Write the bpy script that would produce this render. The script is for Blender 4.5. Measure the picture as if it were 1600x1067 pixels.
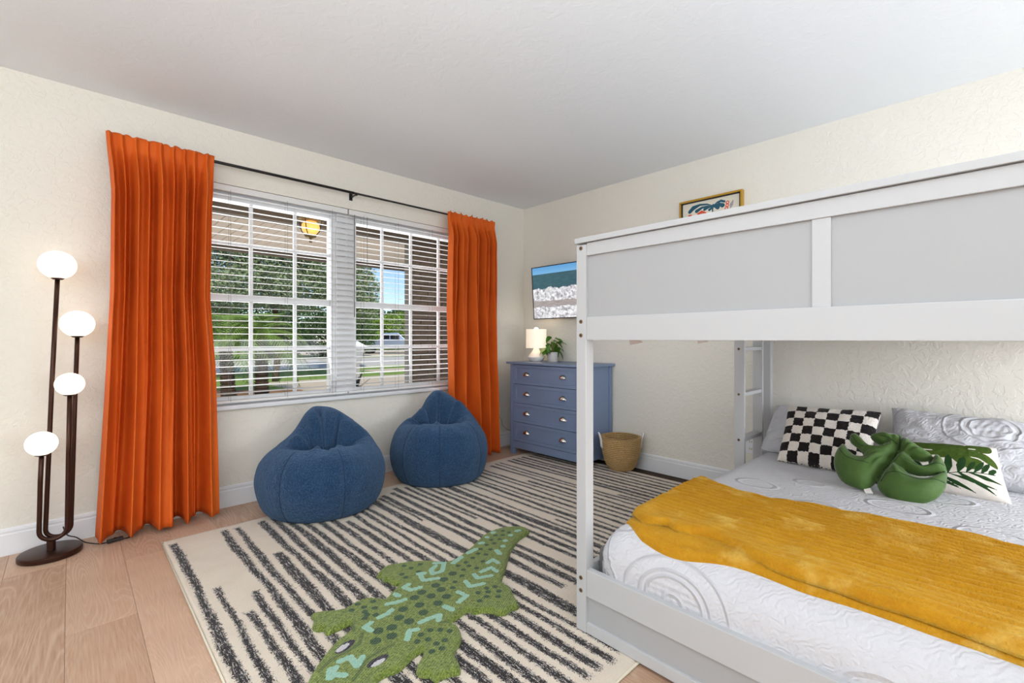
import bpy, bmesh, math, random
import numpy as np
from mathutils import Vector, Matrix, noise
random.seed(7); rng = np.random.default_rng(5)
for o in list(bpy.data.objects): bpy.data.objects.remove(o)
S = bpy.context.scene
COL = S.collection
PI = math.pi

# ------------------------------------------------------------ camera, sky, sun, lights, exposure
F, CX, CY = 721., 800., 529.
YAW = math.radians(46.25)
CAM = Vector((-3.443, -3.422, 1.084))
D = Vector((math.cos(YAW), math.sin(YAW), 0)); R = Vector((math.sin(YAW), -math.cos(YAW), 0)); U = Vector((0, 0, 1))
cd = bpy.data.cameras.new('camera'); cam = bpy.data.objects.new('camera', cd); COL.objects.link(cam)
cam.location = CAM; cam.rotation_euler = (PI/2, 0, YAW - PI/2)
cd.sensor_width = 36; cd.lens = F/1600*36; cd.shift_y = -(533.5-CY)/1600; cd.clip_start = .03; cd.clip_end = 400
S.camera = cam

w = bpy.data.worlds.new('world'); S.world = w; w.use_nodes = True
nt = w.node_tree; nt.nodes.clear()
sky = nt.nodes.new('ShaderNodeTexSky'); sky.sky_type = 'NISHITA'; sky.sun_disc = False
sky.dust_density = .1; sky.altitude = 1500; sky.ozone_density = 2.5; sky.sun_elevation = math.radians(52); sky.sun_rotation = math.radians(200)
bg = nt.nodes.new('ShaderNodeBackground'); bg.inputs[1].default_value = .085
wo = nt.nodes.new('ShaderNodeOutputWorld')
nt.links.new(sky.outputs[0], bg.inputs[0]); nt.links.new(bg.outputs[0], wo.inputs[0])

def light(name, typ, loc, energy, col=(1, 1, 1), size=1, sy=None, target=None, rot=None):
    l = bpy.data.lights.new(name, typ); l.energy = energy; l.color = col
    o = bpy.data.objects.new(name, l); COL.objects.link(o); o.location = loc
    if typ == 'AREA':
        l.shape = 'RECTANGLE'; l.size = size; l.size_y = sy or size
    elif typ == 'SUN': l.angle = .02
    else: l.shadow_soft_size = size
    if target is not None: o.rotation_euler = (Vector(target)-Vector(loc)).to_track_quat('-Z', 'Y').to_euler()
    return o
light('sun', 'SUN', (-10, -20, 25), 2.6, (1, .95, .86), target=(0, 12, 0))
LC = (.87, .935, 1)
light('back_fill_light', 'AREA', (-3.9, -5.1, 1.3), 5, LC, 2.2, 2.0, target=(-4.0, 0, .9))  # added fill behind the camera
light('side_fill_light', 'AREA', (-5.3, -2.0, 1.4), 14, LC, 2.2, 1.8, target=(-.5, -.9, .8))  # added fill from the left, not a lamp of the room
light('ceiling_bounce_light', 'AREA', (-4.1, -3.95, 1.55), 58, LC, 2.5, 2.5, target=(-4.1, -3.94, 3))
light('bunk_fill_light', 'AREA', (-1.0, -5.0, .95), 29, LC, 1.9, .9, target=(-.8, -3.0, .55))  # added unseen fill, brightens quilt and wall under the bunk
light('upper_wall_fill_light', 'AREA', (-1.1, -5.0, 1.9), 2.5, LC, 1.6, .6, target=(-.3, -1.0, 2.2))  # added unseen fill for the upper right wall, no closet there
light('window_daylight', 'AREA', (-1.92, .30, 1.40), 15, (.96, .98, 1), 2.5, 1.3, target=(-1.92, -2.0, 2.3))

S.view_settings.view_transform = 'Standard'; S.view_settings.look = 'None'
S.view_settings.exposure = 0.82; S.view_settings.gamma = 1; S.view_settings.use_curve_mapping = False

# ------------------------------------------------------------ helpers
def ray(x, y): return D + R*((x-CX)/F) + U*((CY-y)/F)
def onplane(x, y, ax, v):
    q = ray(x, y); t = (v-CAM[ax])/q[ax]; return CAM + q*t
def PA(x, y, v=0): return onplane(x, y, 1, v)
def PB(x, y, v=0): return onplane(x, y, 0, v)
def PG(x, y, v=0): return onplane(x, y, 2, v)
def atdepth(x, y, z): return CAM + ray(x, y)*z

def link(name, me, m=None, parent=None):
    o = bpy.data.objects.new(name, me); COL.objects.link(o)
    if m is not None and not me.materials: me.materials.append(m)
    if parent is not None: o.parent = parent
    return o
def thing(name, label, cat, loc=(0, 0, 0), group=None, rz=0):
    o = bpy.data.objects.new(name, None); COL.objects.link(o); o.empty_display_size = .1
    o.location = loc; o.rotation_euler = (0, 0, rz); o['label'] = label; o['category'] = cat
    if group: o['group'] = group
    return o
def tag(o, label=None, cat=None, group=None, kind=None):
    if label: o['label'] = label
    if cat: o['category'] = cat
    if group: o['group'] = group
    if kind: o['kind'] = kind
    return o
class MB:
    def __init__(s): s.v = []; s.f = []; s.off = Vector((0, 0, 0))
    def add(s, vs, fs):
        n = len(s.v); s.v += [tuple(v) for v in vs]; s.f += [tuple(i+n for i in f) for f in fs]; return s
    def box(s, x0, x1, y0, y1, z0, z1):
        return s.add([(x0, y0, z0), (x1, y0, z0), (x1, y1, z0), (x0, y1, z0), (x0, y0, z1), (x1, y0, z1), (x1, y1, z1), (x0, y1, z1)],
            [(0, 3, 2, 1), (4, 5, 6, 7), (0, 1, 5, 4), (1, 2, 6, 5), (2, 3, 7, 6), (3, 0, 4, 7)])
    def tube(s, pts, r, n=8, caps=True):
        pts = [Vector(p) for p in pts]; rs = r if isinstance(r, (list, tuple)) else [r]*len(pts)
        up = None; rings = []
        for i, p in enumerate(pts):
            t = (pts[min(i+1, len(pts)-1)]-pts[max(i-1, 0)]).normalized()
            if up is None:
                up = t.orthogonal().normalized()
            else:
                up = (up - t*up.dot(t)); up = up.normalized() if up.length > 1e-6 else t.orthogonal().normalized()
            b = t.cross(up)
            rings.append([p + (up*math.cos(2*PI*k/n) + b*math.sin(2*PI*k/n))*rs[i] for k in range(n)])
        vs = [v for rg in rings for v in rg]; fs = []
        for i in range(len(pts)-1):
            for k in range(n):
                a = i*n+k; b2 = i*n+(k+1) % n; fs.append((a, b2, b2+n, a+n))
        if caps: fs += [tuple(range(n-1, -1, -1)), tuple(range((len(pts)-1)*n, len(pts)*n))]
        return s.add(vs, fs)
    def lathe(s, prof, n=32, c=(0, 0, 0), sx=1, sy=1, fn=None):
        vs = []; fs = []
        for i, (r, z) in enumerate(prof):
            for k in range(n):
                a = 2*PI*k/n; rr = r if fn is None else fn(r, z, a)
                vs.append((c[0]+rr*math.cos(a)*sx, c[1]+rr*math.sin(a)*sy, c[2]+z))
        for i in range(len(prof)-1):
            for k in range(n):
                a = i*n+k; b = i*n+(k+1) % n; fs.append((a, b, b+n, a+n))
        if prof[0][0] > 1e-5: fs.append(tuple(range(n-1, -1, -1)))
        if prof[-1][0] > 1e-5: fs.append(tuple(range((len(prof)-1)*n, len(prof)*n)))
        return s.add(vs, fs)
    def prism(s, poly, z0, z1):      # polygon in xy, ccw
        n = len(poly)
        return s.add([(p[0], p[1], z0) for p in poly]+[(p[0], p[1], z1) for p in poly],
            [tuple(range(n-1, -1, -1)), tuple(range(n, 2*n))]+[(i, (i+1) % n, (i+1) % n+n, i+n) for i in range(n)])
    def mesh(s, name, bevel=0, smooth=False, merge=False, seg=2, ang=30):
        me = bpy.data.meshes.new(name); me.from_pydata(s.v, [], s.f)
        bm = bmesh.new(); bm.from_mesh(me)
        if merge: bmesh.ops.remove_doubles(bm, verts=bm.verts, dist=1e-5)
        if bevel:
            es = [e for e in bm.edges if len(e.link_faces) == 2 and e.calc_face_angle(0) > math.radians(ang)]
            bmesh.ops.bevel(bm, geom=es, offset=bevel, segments=seg, affect='EDGES', profile=.6)
        bmesh.ops.recalc_face_normals(bm, faces=bm.faces)
        bm.to_mesh(me); bm.free()
        if smooth:
            for p in me.polygons: p.use_smooth = True
        return me
    def obj(s, name, m, parent=None, bevel=0, smooth=False, origin=None, **k):
        if origin is not None:
            o0 = Vector(origin); s.v = [tuple(Vector(v)-o0) for v in s.v]
        me = s.mesh(name, bevel, smooth, **k); o = link(name, me, m, parent)
        if origin is not None: o.location = o0
        return o
def box(name, m, parent, x0, x1, y0, y1, z0, z1, bevel=.002, **k):
    # own origin at the box centre, so that material coordinates stay local
    c = ((x0+x1)/2, (y0+y1)/2, (z0+z1)/2)
    return MB().box(min(x0, x1), max(x0, x1), min(y0, y1), max(y0, y1), min(z0, z1), max(z0, z1)).obj(name, m, parent, bevel=bevel, origin=c, **k)
def autosmooth(o, deg=35):
    try:
        me = o.data
        for p in me.polygons: p.use_smooth = True
        me.set_sharp_from_angle(angle=math.radians(deg))
    except Exception: pass
    return o
def grid_mesh(name, P, closed_u=False, attrs=None, uv=None, smooth=True):
    """P: array (nu, nv, 3)"""
    nu, nv = P.shape[:2]
    idx = np.arange(nu*nv).reshape(nu, nv)
    a = idx[:-1, :-1].ravel(); b = idx[1:, :-1].ravel(); c = idx[1:, 1:].ravel(); d = idx[:-1, 1:].ravel()
    F_ = np.stack([a, b, c, d], 1)
    if closed_u:
        a = idx[-1, :-1]; b = idx[0, :-1]; c = idx[0, 1:]; d = idx[-1, 1:]
        F_ = np.concatenate([F_, np.stack([a, b, c, d], 1)])
    return raw_mesh(name, P.reshape(-1, 3), F_, attrs, uv, smooth)
def raw_mesh(name, V, F_, attrs=None, uv=None, smooth=True):
    me = bpy.data.meshes.new(name)
    V = np.asarray(V, dtype=np.float32); F_ = np.asarray(F_, dtype=np.int32)
    k = F_.shape[1]
    me.vertices.add(len(V)); me.vertices.foreach_set('co', V.ravel())
    me.loops.add(F_.size); me.loops.foreach_set('vertex_index', F_.ravel())
    me.polygons.add(len(F_)); me.polygons.foreach_set('loop_start', np.arange(0, F_.size, k, dtype=np.int32))
    me.update(calc_edges=True); me.validate()
    if smooth: me.polygons.foreach_set('use_smooth', np.ones(len(me.polygons), dtype=bool))
    for nme, arr in (attrs or {}).items():
        at = me.attributes.new(nme, 'FLOAT', 'POINT'); at.data.foreach_set('value', np.asarray(arr, dtype=np.float32).ravel())
    if uv is not None:
        for i, nme in enumerate(('pu', 'pv')):
            at = me.attributes.new(nme, 'FLOAT', 'POINT'); at.data.foreach_set('value', np.asarray(uv[i], dtype=np.float32).ravel())
    me.update()
    return me
def seg_dist(px, py, ax, ay, bx, by):
    dx, dy = bx-ax, by-ay; L = dx*dx+dy*dy+1e-12
    t = np.clip(((px-ax)*dx+(py-ay)*dy)/L, 0, 1)
    return np.hypot(px-ax-t*dx, py-ay-t*dy)
def poly_sd(px, py, poly):
    """signed distance, positive inside"""
    d = np.full(px.shape, 1e9); ins = np.zeros(px.shape, bool); n = len(poly)
    for i in range(n):
        ax, ay = poly[i]; bx, by = poly[(i+1) % n]
        d = np.minimum(d, seg_dist(px, py, ax, ay, bx, by))
        c = ((ay > py) != (by > py)) & (px < (bx-ax)*(py-ay)/((by-ay) if abs(by-ay) > 1e-12 else 1e-12)+ax)
        ins ^= c
    return np.where(ins, d, -d)
def line_sd(px, py, pts, w):
    d = np.full(px.shape, 1e9)
    ws = w if isinstance(w, (list, tuple)) else [w]*len(pts)
    for i in range(len(pts)-1):
        ax, ay = pts[i]; bx, by = pts[i+1]; dx, dy = bx-ax, by-ay; L = dx*dx+dy*dy+1e-12
        t = np.clip(((px-ax)*dx+(py-ay)*dy)/L, 0, 1)
        d = np.minimum(d, np.hypot(px-ax-t*dx, py-ay-t*dy)-(ws[i]*(1-t)+ws[i+1]*t))
    return -d
def nz(x, y, z=0., s=1.): return noise.noise(Vector((x*s, y*s, z*s)))
def smoothpoly(pts, n=3):
    """Catmull-Rom closed"""
    out = []; N = len(pts)
    for i in range(N):
        p0, p1, p2, p3 = [np.array(pts[(i+k) % N], float) for k in (-1, 0, 1, 2)]
        for j in range(n):
            t = j/n
            out.append(tuple(.5*((2*p1)+(-p0+p2)*t+(2*p0-5*p1+4*p2-p3)*t*t+(-p0+3*p1-3*p2+p3)*t**3)))
    return out
def crom(pts, n=6):
    out = []; P = [np.array(p, float) for p in pts]; N = len(P)
    for i in range(N-1):
        p0 = P[max(i-1, 0)]; p1 = P[i]; p2 = P[i+1]; p3 = P[min(i+2, N-1)]
        for j in range(n):
            t = j/n
            out.append(tuple(.5*((2*p1)+(-p0+p2)*t+(2*p0-5*p1+4*p2-p3)*t*t+(-p0+3*p1-3*p2+p3)*t**3)))
    out.append(tuple(P[-1])); return out

# ------------------------------------------------------------ materials
def srgb(r, g, b):
    f = lambda c: (c/255/12.92) if c/255 <= .04045 else ((c/255+.055)/1.055)**2.4
    return (f(r), f(g), f(b), 1)
class NT:
    def __init__(s, name):
        s.m = bpy.data.materials.new(name); s.m.use_nodes = True; s.t = s.m.node_tree
        s.b = s.t.nodes['Principled BSDF']; s.out = s.t.nodes['Material Output']
    def n(s, typ, **kw):
        nd = s.t.nodes.new(typ)
        for k, v in kw.items():
            if k.startswith('i_'):
                key = k[2:]; key = int(key) if key.isdigit() else key.replace('_', ' ')
                if isinstance(v, tuple) and len(v) == 2 and hasattr(v[0], 'bl_idname'): s.t.links.new(v[0].outputs[v[1]], nd.inputs[key])
                elif hasattr(v, 'is_output'): s.t.links.new(v, nd.inputs[key])
                else: nd.inputs[key].default_value = v
            else: setattr(nd, k, v)
        return nd
    def l(s, a, b): s.t.links.new(a, b)
    def math(s, op, a, b=None, c=None, clamp=False):
        nd = s.t.nodes.new('ShaderNodeMath'); nd.operation = op; nd.use_clamp = clamp
        for i, v in enumerate((a, b, c)):
            if v is None: continue
            if hasattr(v, 'is_output'): s.l(v, nd.inputs[i])
            else: nd.inputs[i].default_value = v
        return nd.outputs[0]
    def mix(s, f, a, b):
        nd = s.t.nodes.new('ShaderNodeMix'); nd.data_type = 'RGBA'
        for k, v in ((0, f), (6, a), (7, b)):
            if hasattr(v, 'is_output'): s.l(v, nd.inputs[k])
            else: nd.inputs[k].default_value = v
        return nd.outputs[2]
    def attr(s, nm): return s.n('ShaderNodeAttribute', attribute_name=nm).outputs['Fac']
    def obco(s, scale=(1, 1, 1)):
        tc = s.n('ShaderNodeTexCoord'); mp = s.n('ShaderNodeMapping'); mp.inputs['Scale'].default_value = scale
        s.l(tc.outputs['Object'], mp.inputs[0]); return mp.outputs[0]
    def noise(s, co, scale, detail=3, rough=.5, dist=0):
        nd = s.n('ShaderNodeTexNoise'); nd.inputs['Scale'].default_value = scale; nd.inputs['Detail'].default_value = detail
        nd.inputs['Roughness'].default_value = rough; nd.inputs['Distortion'].default_value = dist
        if co is not None: s.l(co, nd.inputs['Vector'])
        return nd.outputs[0]
    def bump(s, h, strength=.3, dist=.01):
        nd = s.n('ShaderNodeBump'); nd.inputs['Strength'].default_value = strength; nd.inputs['Distance'].default_value = dist
        s.l(h, nd.inputs['Height']); s.l(nd.outputs[0], s.b.inputs['Normal']); return nd
    def set(s, **k):
        for a, v in k.items():
            i = s.b.inputs[a.replace('_', ' ')]
            if hasattr(v, 'is_output'): s.l(v, i)
            else: i.default_value = v
        return s
def simple(name, col, rough=.5, metal=0, bump=None, var=None, sheen=0, spec=.5, emit=None, coat=0):
    t = NT(name); t.set(Base_Color=col, Roughness=rough, Metallic=metal, Specular_IOR_Level=spec)
    if sheen: t.set(Sheen_Weight=sheen, Sheen_Roughness=.4)
    if coat: t.set(Coat_Weight=coat)
    co = t.obco()
    if var:
        sc, amt = var; nn = t.noise(co, sc, 4)
        dark = tuple(c*(1-amt) for c in col[:3])+(1,); lite = tuple(min(1, c*(1+amt)) for c in col[:3])+(1,)
        t.set(Base_Color=t.mix(nn, dark, lite))
    if bump: t.bump(t.noise(co, bump[0], 3, .6), bump[1], bump[2])
    if emit: t.set(Emission_Color=emit[0], Emission_Strength=emit[1])
    return t.m
def wallmat(name, col, sc=28, st=.35, dist=.004):
    t = NT(name); co = t.obco()
    a = t.noise(co, sc, 4, .55, .6); r = t.n('ShaderNodeValToRGB'); t.l(a, r.inputs[0]); r.color_ramp.elements[0].position = .47; r.color_ramp.elements[1].position = .56
    b = t.noise(co, sc*5, 2)
    h = t.math('ADD', r.outputs[0], t.math('MULTIPLY', b, .4))
    t.bump(h, st, dist); t.set(Base_Color=col, Roughness=.75, Specular_IOR_Level=.25)
    return t.m
M = {}
M['wall'] = wallmat('wall_paint', srgb(232, 228, 218))
M['ceil'] = wallmat('ceiling_paint', srgb(234, 237, 240), 14, .15, .003)
M['trim'] = simple('white_trim_paint', srgb(232, 234, 238), .35, bump=(60, .03, .001))
M['winwhite'] = simple('window_vinyl', srgb(226, 227, 230), .3)
M['slat'] = simple('blind_slat', srgb(228, 228, 227), .4)
M['sill'] = simple('marble_sill', srgb(225, 228, 232), .25, var=(9, .08))
M['black'] = simple('matte_black_metal', srgb(28, 25, 24), .35, .3)
M['bronze'] = simple('dark_bronze', srgb(62, 38, 28), .33, .65, bump=(300, .03, .001))
M['cord'] = simple('cord_rubber', srgb(38, 28, 25), .5)
M['whitecord'] = simple('grey_cord', srgb(120, 118, 116), .5)
M['bed'] = simple('white_bed_paint', srgb(188, 189, 191), .38, bump=(14, .03, .002), spec=.4)
M['bedpanel'] = simple('bed_panel_paint', srgb(169, 170, 172), .5, bump=(20, .03, .002))
M['brass'] = simple('brass_bolt', srgb(128, 104, 78), .4, .6)
M['dark'] = simple('dark_recess', srgb(30, 26, 24), .6)
M['dresser'] = simple('blue_grey_lacquer', srgb(118, 135, 166), .38, bump=(40, .02, .001))
M['chrome'] = simple('polished_nickel', srgb(205, 200, 190), .16, 1)
M['shade'] = simple('linen_shade', srgb(240, 232, 220), .8, bump=(400, .3, .001), emit=(srgb(255, 236, 208), .32))
M['ceramic'] = simple('white_ceramic', srgb(238, 236, 232), .2)
M['pot'] = simple('concrete_pot', srgb(205, 203, 200), .7, var=(30, .06), bump=(80, .1, .001))
M['globe'] = simple('opal_globe', srgb(255, 248, 236), .3, emit=(srgb(255, 240, 218), .8))
M['bulb'] = simple('bulb_glow', srgb(255, 248, 236), .3, emit=(srgb(255, 236, 208), 3.))
M['gold'] = simple('gold_frame', srgb(205, 160, 62), .3, .75)
M['leaf'] = simple('plant_leaf', srgb(78, 128, 36), .4, var=(18, .35))
M['stem'] = simple('plant_stem', srgb(120, 130, 60), .5)
M['soil'] = simple('soil', srgb(60, 45, 35), .9)
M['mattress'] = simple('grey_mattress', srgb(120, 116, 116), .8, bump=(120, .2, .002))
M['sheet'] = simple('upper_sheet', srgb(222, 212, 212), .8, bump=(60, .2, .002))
M['glass'] = None

def glassmat(name, tint=(1, 1, 1, 1), refl=.06):
    t = NT(name); tr = t.n('ShaderNodeBsdfTransparent'); tr.inputs[0].default_value = tint
    gl = t.n('ShaderNodeBsdfGlossy'); gl.inputs['Roughness'].default_value = .02
    fr = t.n('ShaderNodeFresnel'); fr.inputs[0].default_value = 1.35
    mx = t.n('ShaderNodeMixShader'); t.l(t.math('MULTIPLY', fr.outputs[0], .7), mx.inputs[0]); t.l(tr.outputs[0], mx.inputs[1]); t.l(gl.outputs[0], mx.inputs[2])
    t.l(mx.outputs[0], t.out.inputs[0]); return t.m
M['glass'] = glassmat('window_glass', (.96, .97, .97, 1))

def plankmat():
    t = NT('oak_plank'); tc = t.n('ShaderNodeTexCoord'); oi = t.n('ShaderNodeObjectInfo')
    rnd = oi.outputs['Random']
    ad = t.n('ShaderNodeVectorMath', operation='ADD'); t.l(tc.outputs['Object'], ad.inputs[0])
    cb = t.n('ShaderNodeCombineXYZ'); t.l(t.math('MULTIPLY', rnd, 37.), cb.inputs[0]); t.l(t.math('MULTIPLY', rnd, 91.), cb.inputs[1]); t.l(cb.outputs[0], ad.inputs[1])
    mp = t.n('ShaderNodeMapping'); mp.inputs['Scale'].default_value = (6.5, .75, 1); t.l(ad.outputs[0], mp.inputs[0])
    # cathedral grain: contour lines of a stretched noise field
    f = t.noise(mp.outputs[0], .9, 2, .45, .35)
    ring = t.math('SINE', t.math('MULTIPLY', f, 210.))
    ringm = t.math('POWER', t.math('MULTIPLY_ADD', ring, .5, .5), 4)
    mp2 = t.n('ShaderNodeMapping'); mp2.inputs['Scale'].default_value = (60, 2.5, 1); t.l(ad.outputs[0], mp2.inputs[0])
    g = t.noise(mp2.outputs[0], 3, 4, .6)
    blot = t.noise(ad.outputs[0], 3.2, 3, .5)
    base = t.mix(rnd, srgb(172, 134, 106), srgb(220, 184, 156))
    c1 = t.mix(t.math('MULTIPLY', blot, .7), base, srgb(146, 108, 86))
    c2 = t.mix(t.math('MULTIPLY', t.math('SUBTRACT', g, .3, clamp=True), 1.1), c1, srgb(216, 190, 166))
    c3 = t.mix(t.math('MULTIPLY', ringm, t.math('MULTIPLY', t.math('SUBTRACT', t.noise(ad.outputs[0], 2.1, 2), .3, clamp=True), 1.1)), c2, srgb(222, 198, 178))
    t.set(Base_Color=c3, Roughness=.42, Specular_IOR_Level=.4)
    t.bump(t.math('ADD', t.math('MULTIPLY', ringm, .4), g), .12, .001)
    return t.m
M['plank'] = plankmat()

def rugmat():
    t = NT('striped_rug_pile'); co = t.obco()
    st = t.attr('stripe'); n1 = t.noise(co, 260, 2, .7); n2 = t.noise(co, 70, 3, .6); n3 = t.noise(co, 9, 3)
    mp = t.obco((1, .14, 1)); streak = t.noise(mp, 210, 2, .6)
    # attribute: signed distance in metres (positive in the stripe)
    v = t.math('ADD', t.math('MULTIPLY', st, 55.), t.math('MULTIPLY', t.math('SUBTRACT', n2, .5), 1.5))
    v = t.math('ADD', v, t.math('MULTIPLY', t.math('SUBTRACT', n1, .5), 2.6))
    mask = t.math('MULTIPLY', t.math('GREATER_THAN', v, 0.), t.math('GREATER_THAN', st, -.012))
    fleck = t.math('GREATER_THAN', t.math('ADD', t.math('MULTIPLY', streak, .5), t.math('MULTIPLY', n1, .5)), .565)
    dark = t.mix(t.math('MULTIPLY', fleck, .85), srgb(38, 34, 36), srgb(205, 198, 192))
    cream = t.mix(n3, srgb(216, 202, 184), srgb(234, 222, 206))
    cream = t.mix(t.math('MULTIPLY', n1, .35), cream, srgb(185, 172, 155))
    t.set(Base_Color=t.mix(mask, cream, dark), Roughness=.95, Specular_IOR_Level=.1, Sheen_Weight=.15)
    t.bump(t.math('ADD', n1, t.math('MULTIPLY', n2, .5)), .55, .006)
    return t.m
def crocmat():
    t = NT('alligator_rug_pile'); co = t.obco(); n1 = t.noise(co, 170, 2, .7); n2 = t.noise(co, 30, 2)
    tc = t.n('ShaderNodeTexCoord'); wv = t.n('ShaderNodeTexWave', wave_type='BANDS'); wv.inputs['Scale'].default_value = 38; wv.inputs['Distortion'].default_value = 2.5; wv.inputs['Detail'].default_value = 1.5; wv.inputs['Detail Scale'].default_value = 3
    mpp = t.n('ShaderNodeMapping'); mpp.inputs['Rotation'].default_value = (0, 0, 1.1); t.l(tc.outputs['Object'], mpp.inputs[0]); t.l(mpp.outputs[0], wv.inputs[0])
    g = t.mix(t.math('MULTIPLY', t.math('SUBTRACT', n1, .3, clamp=True), 2.5, clamp=True), srgb(62, 84, 18), srgb(162, 176, 92)); g = t.mix(t.math('MULTIPLY', wv.outputs['Fac'], .35), g, srgb(92, 112, 38))
    def msk(a, k=.006): return t.math('GREATER_THAN', t.math('ADD', t.attr(a), t.math('MULTIPLY', t.math('SUBTRACT', n1, .5), k)), 0.)
    g = t.mix(t.math('MULTIPLY', msk('groove', .01), .6), g, srgb(50, 76, 34))
    g = t.mix(msk('spot', .008), g, t.mix(n1, srgb(30, 58, 36), srgb(60, 92, 50)))
    g = t.mix(msk('aqua', .006), g, t.mix(n1, srgb(120, 176, 150), srgb(186, 222, 204)))
    g = t.mix(msk('eyeb'), g, t.mix(n1, srgb(28, 22, 34), srgb(60, 52, 66)))
    g = t.mix(msk('eyew'), g, t.mix(n1, srgb(180, 176, 180), srgb(232, 230, 232)))
    t.set(Base_Color=g, Roughness=.95, Specular_IOR_Level=.1, Sheen_Weight=.2)
    t.bump(t.math('ADD', n1, t.math('MULTIPLY', wv.outputs['Fac'], .5)), .8, .008); return t.m
def beanmat():
    t = NT('blue_plush'); co = t.obco(); n1 = t.noise(co, 130, 3, .7); n2 = t.noise(co, 9, 3); n3 = t.noise(co, 38, 3, .6)
    c = t.mix(n3, srgb(32, 64, 98), srgb(74, 112, 150)); c = t.mix(t.math('MULTIPLY', t.math('SUBTRACT', n1, .42, clamp=True), 3.2, clamp=True), srgb(20, 42, 70), c); c = t.mix(t.math('MULTIPLY', n2, .3), c, srgb(72, 106, 144))
    t.set(Base_Color=c, Roughness=.9, Specular_IOR_Level=.1, Sheen_Weight=.55, Sheen_Roughness=.5)
    t.b.inputs['Sheen Tint'].default_value = srgb(150, 180, 215)
    t.bump(t.math('ADD', n1, n3), .9, .012); return t.m
def velvet(name, c0, c1, sc=10, sh=.5, bs=120, bstr=.2, aniso=(1, 1, 1)):
    t = NT(name); co = t.obco(aniso); n = t.noise(co, sc, 4); n1 = t.noise(co, bs, 2)
    t.set(Base_Color=t.mix(n, c0, c1), Roughness=.65, Specular_IOR_Level=.25, Sheen_Weight=sh, Sheen_Roughness=.35)
    t.bump(n1, bstr, .002); return t.m
def quiltmat():
    t = NT('white_quilt'); co = t.obco()
    wob = t.noise(co, 5, 2); 
    mp = t.n('ShaderNodeMapping'); mp.inputs['Scale'].default_value = (3.7, 2.7, 3.1); mp.inputs['Rotation'].default_value = (0, 0, .5); t.l(co, mp.inputs[0])
    vo = t.n('ShaderNodeTexVoronoi', feature='F1', distance='EUCLIDEAN'); vo.inputs['Scale'].default_value = 1.; vo.inputs['Randomness'].default_value = .22; t.l(mp.outputs[0], vo.inputs['Vector'])
    d = t.math('ADD', vo.outputs['Distance'], t.math('MULTIPLY', wob, .03))
    def ridge(r0, w_): return t.math('SUBTRACT', 1., t.math('MULTIPLY', t.math('ABSOLUTE', t.math('SUBTRACT', d, r0)), 1/w_), clamp=True)
    rings = t.math('ADD', t.math('ADD', ridge(.16, .018), ridge(.30, .02)), t.math('ADD', ridge(.36, .02), ridge(.50, .02)))
    inner = t.math('LESS_THAN', d, .15); mid = t.math('MULTIPLY', t.math('GREATER_THAN', d, .17), t.math('LESS_THAN', d, .29))
    mp2 = t.n('ShaderNodeMapping'); mp2.inputs['Rotation'].default_value = (0, 0, .5); t.l(co, mp2.inputs[0])
    wv = t.n('ShaderNodeTexWave', wave_type='BANDS', bands_direction='Y'); wv.inputs['Scale'].default_value = 13; wv.inputs['Distortion'].default_value = .6; t.l(mp2.outputs[0], wv.inputs[0])
    wz = t.n('ShaderNodeTexWave', wave_type='BANDS', bands_direction='Z'); wz.inputs['Scale'].default_value = 15; wz.inputs['Distortion'].default_value = .5; t.l(co, wz.inputs[0])
    sw = t.n('ShaderNodeTexWave', wave_type='BANDS', bands_direction='DIAGONAL'); sw.inputs['Scale'].default_value = 20; sw.inputs['Distortion'].default_value = 11; sw.inputs['Detail'].default_value = 1.; sw.inputs['Detail Scale'].default_value = 1.4; t.l(co, sw.inputs[0])
    n = t.noise(co, 60, 3, .6); n2 = t.noise(co, 7, 3)
    h = t.math('MULTIPLY', rings, 1.9)
    h = t.math('ADD', h, t.math('MULTIPLY', t.math('MULTIPLY', t.math('ADD', wv.outputs['Fac'], wz.outputs['Fac']), .5), t.math('ADD', inner, mid)))
    h = t.math('ADD', h, t.math('MULTIPLY', t.math('MULTIPLY', sw.outputs['Fac'], .35), t.math('GREATER_THAN', d, .37)))
    h = t.math('ADD', h, t.math('MULTIPLY', n, .9))
    t.set(Base_Color=t.mix(n2, srgb(198, 198, 203), srgb(208, 208, 213)), Roughness=.85, Specular_IOR_Level=.15, Sheen_Weight=.1)
    t.bump(h, .6, .006); return t.m
def throwmat():
    t = NT('mustard_fleece'); co = t.obco(); n1 = t.noise(co, 130, 3, .7); n2 = t.noise(co, 8, 4, .6)
    mp = t.obco((3.2, .8, 1)); n3 = t.noise(mp, 16, 4, .65)
    c = t.mix(n3, srgb(180, 118, 8), srgb(224, 172, 40)); c = t.mix(t.math('MULTIPLY', n1, .5), c, srgb(152, 92, 2))
    r = t.n('ShaderNodeValToRGB'); t.l(n2, r.inputs[0]); r.color_ramp.elements[0].position = .55; r.color_ramp.elements[1].position = .75
    c = t.mix(t.math('MULTIPLY', r.outputs[0], t.math('MULTIPLY', n1, .9)), c, srgb(246, 214, 120))
    t.set(Base_Color=c, Roughness=.8, Specular_IOR_Level=.2, Sheen_Weight=.35, Sheen_Roughness=.4); t.b.inputs['Sheen Tint'].default_value = srgb(255, 225, 120)
    t.bump(t.math('ADD', n1, t.math('MULTIPLY', n3, .7)), .8, .008); return t.m
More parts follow.
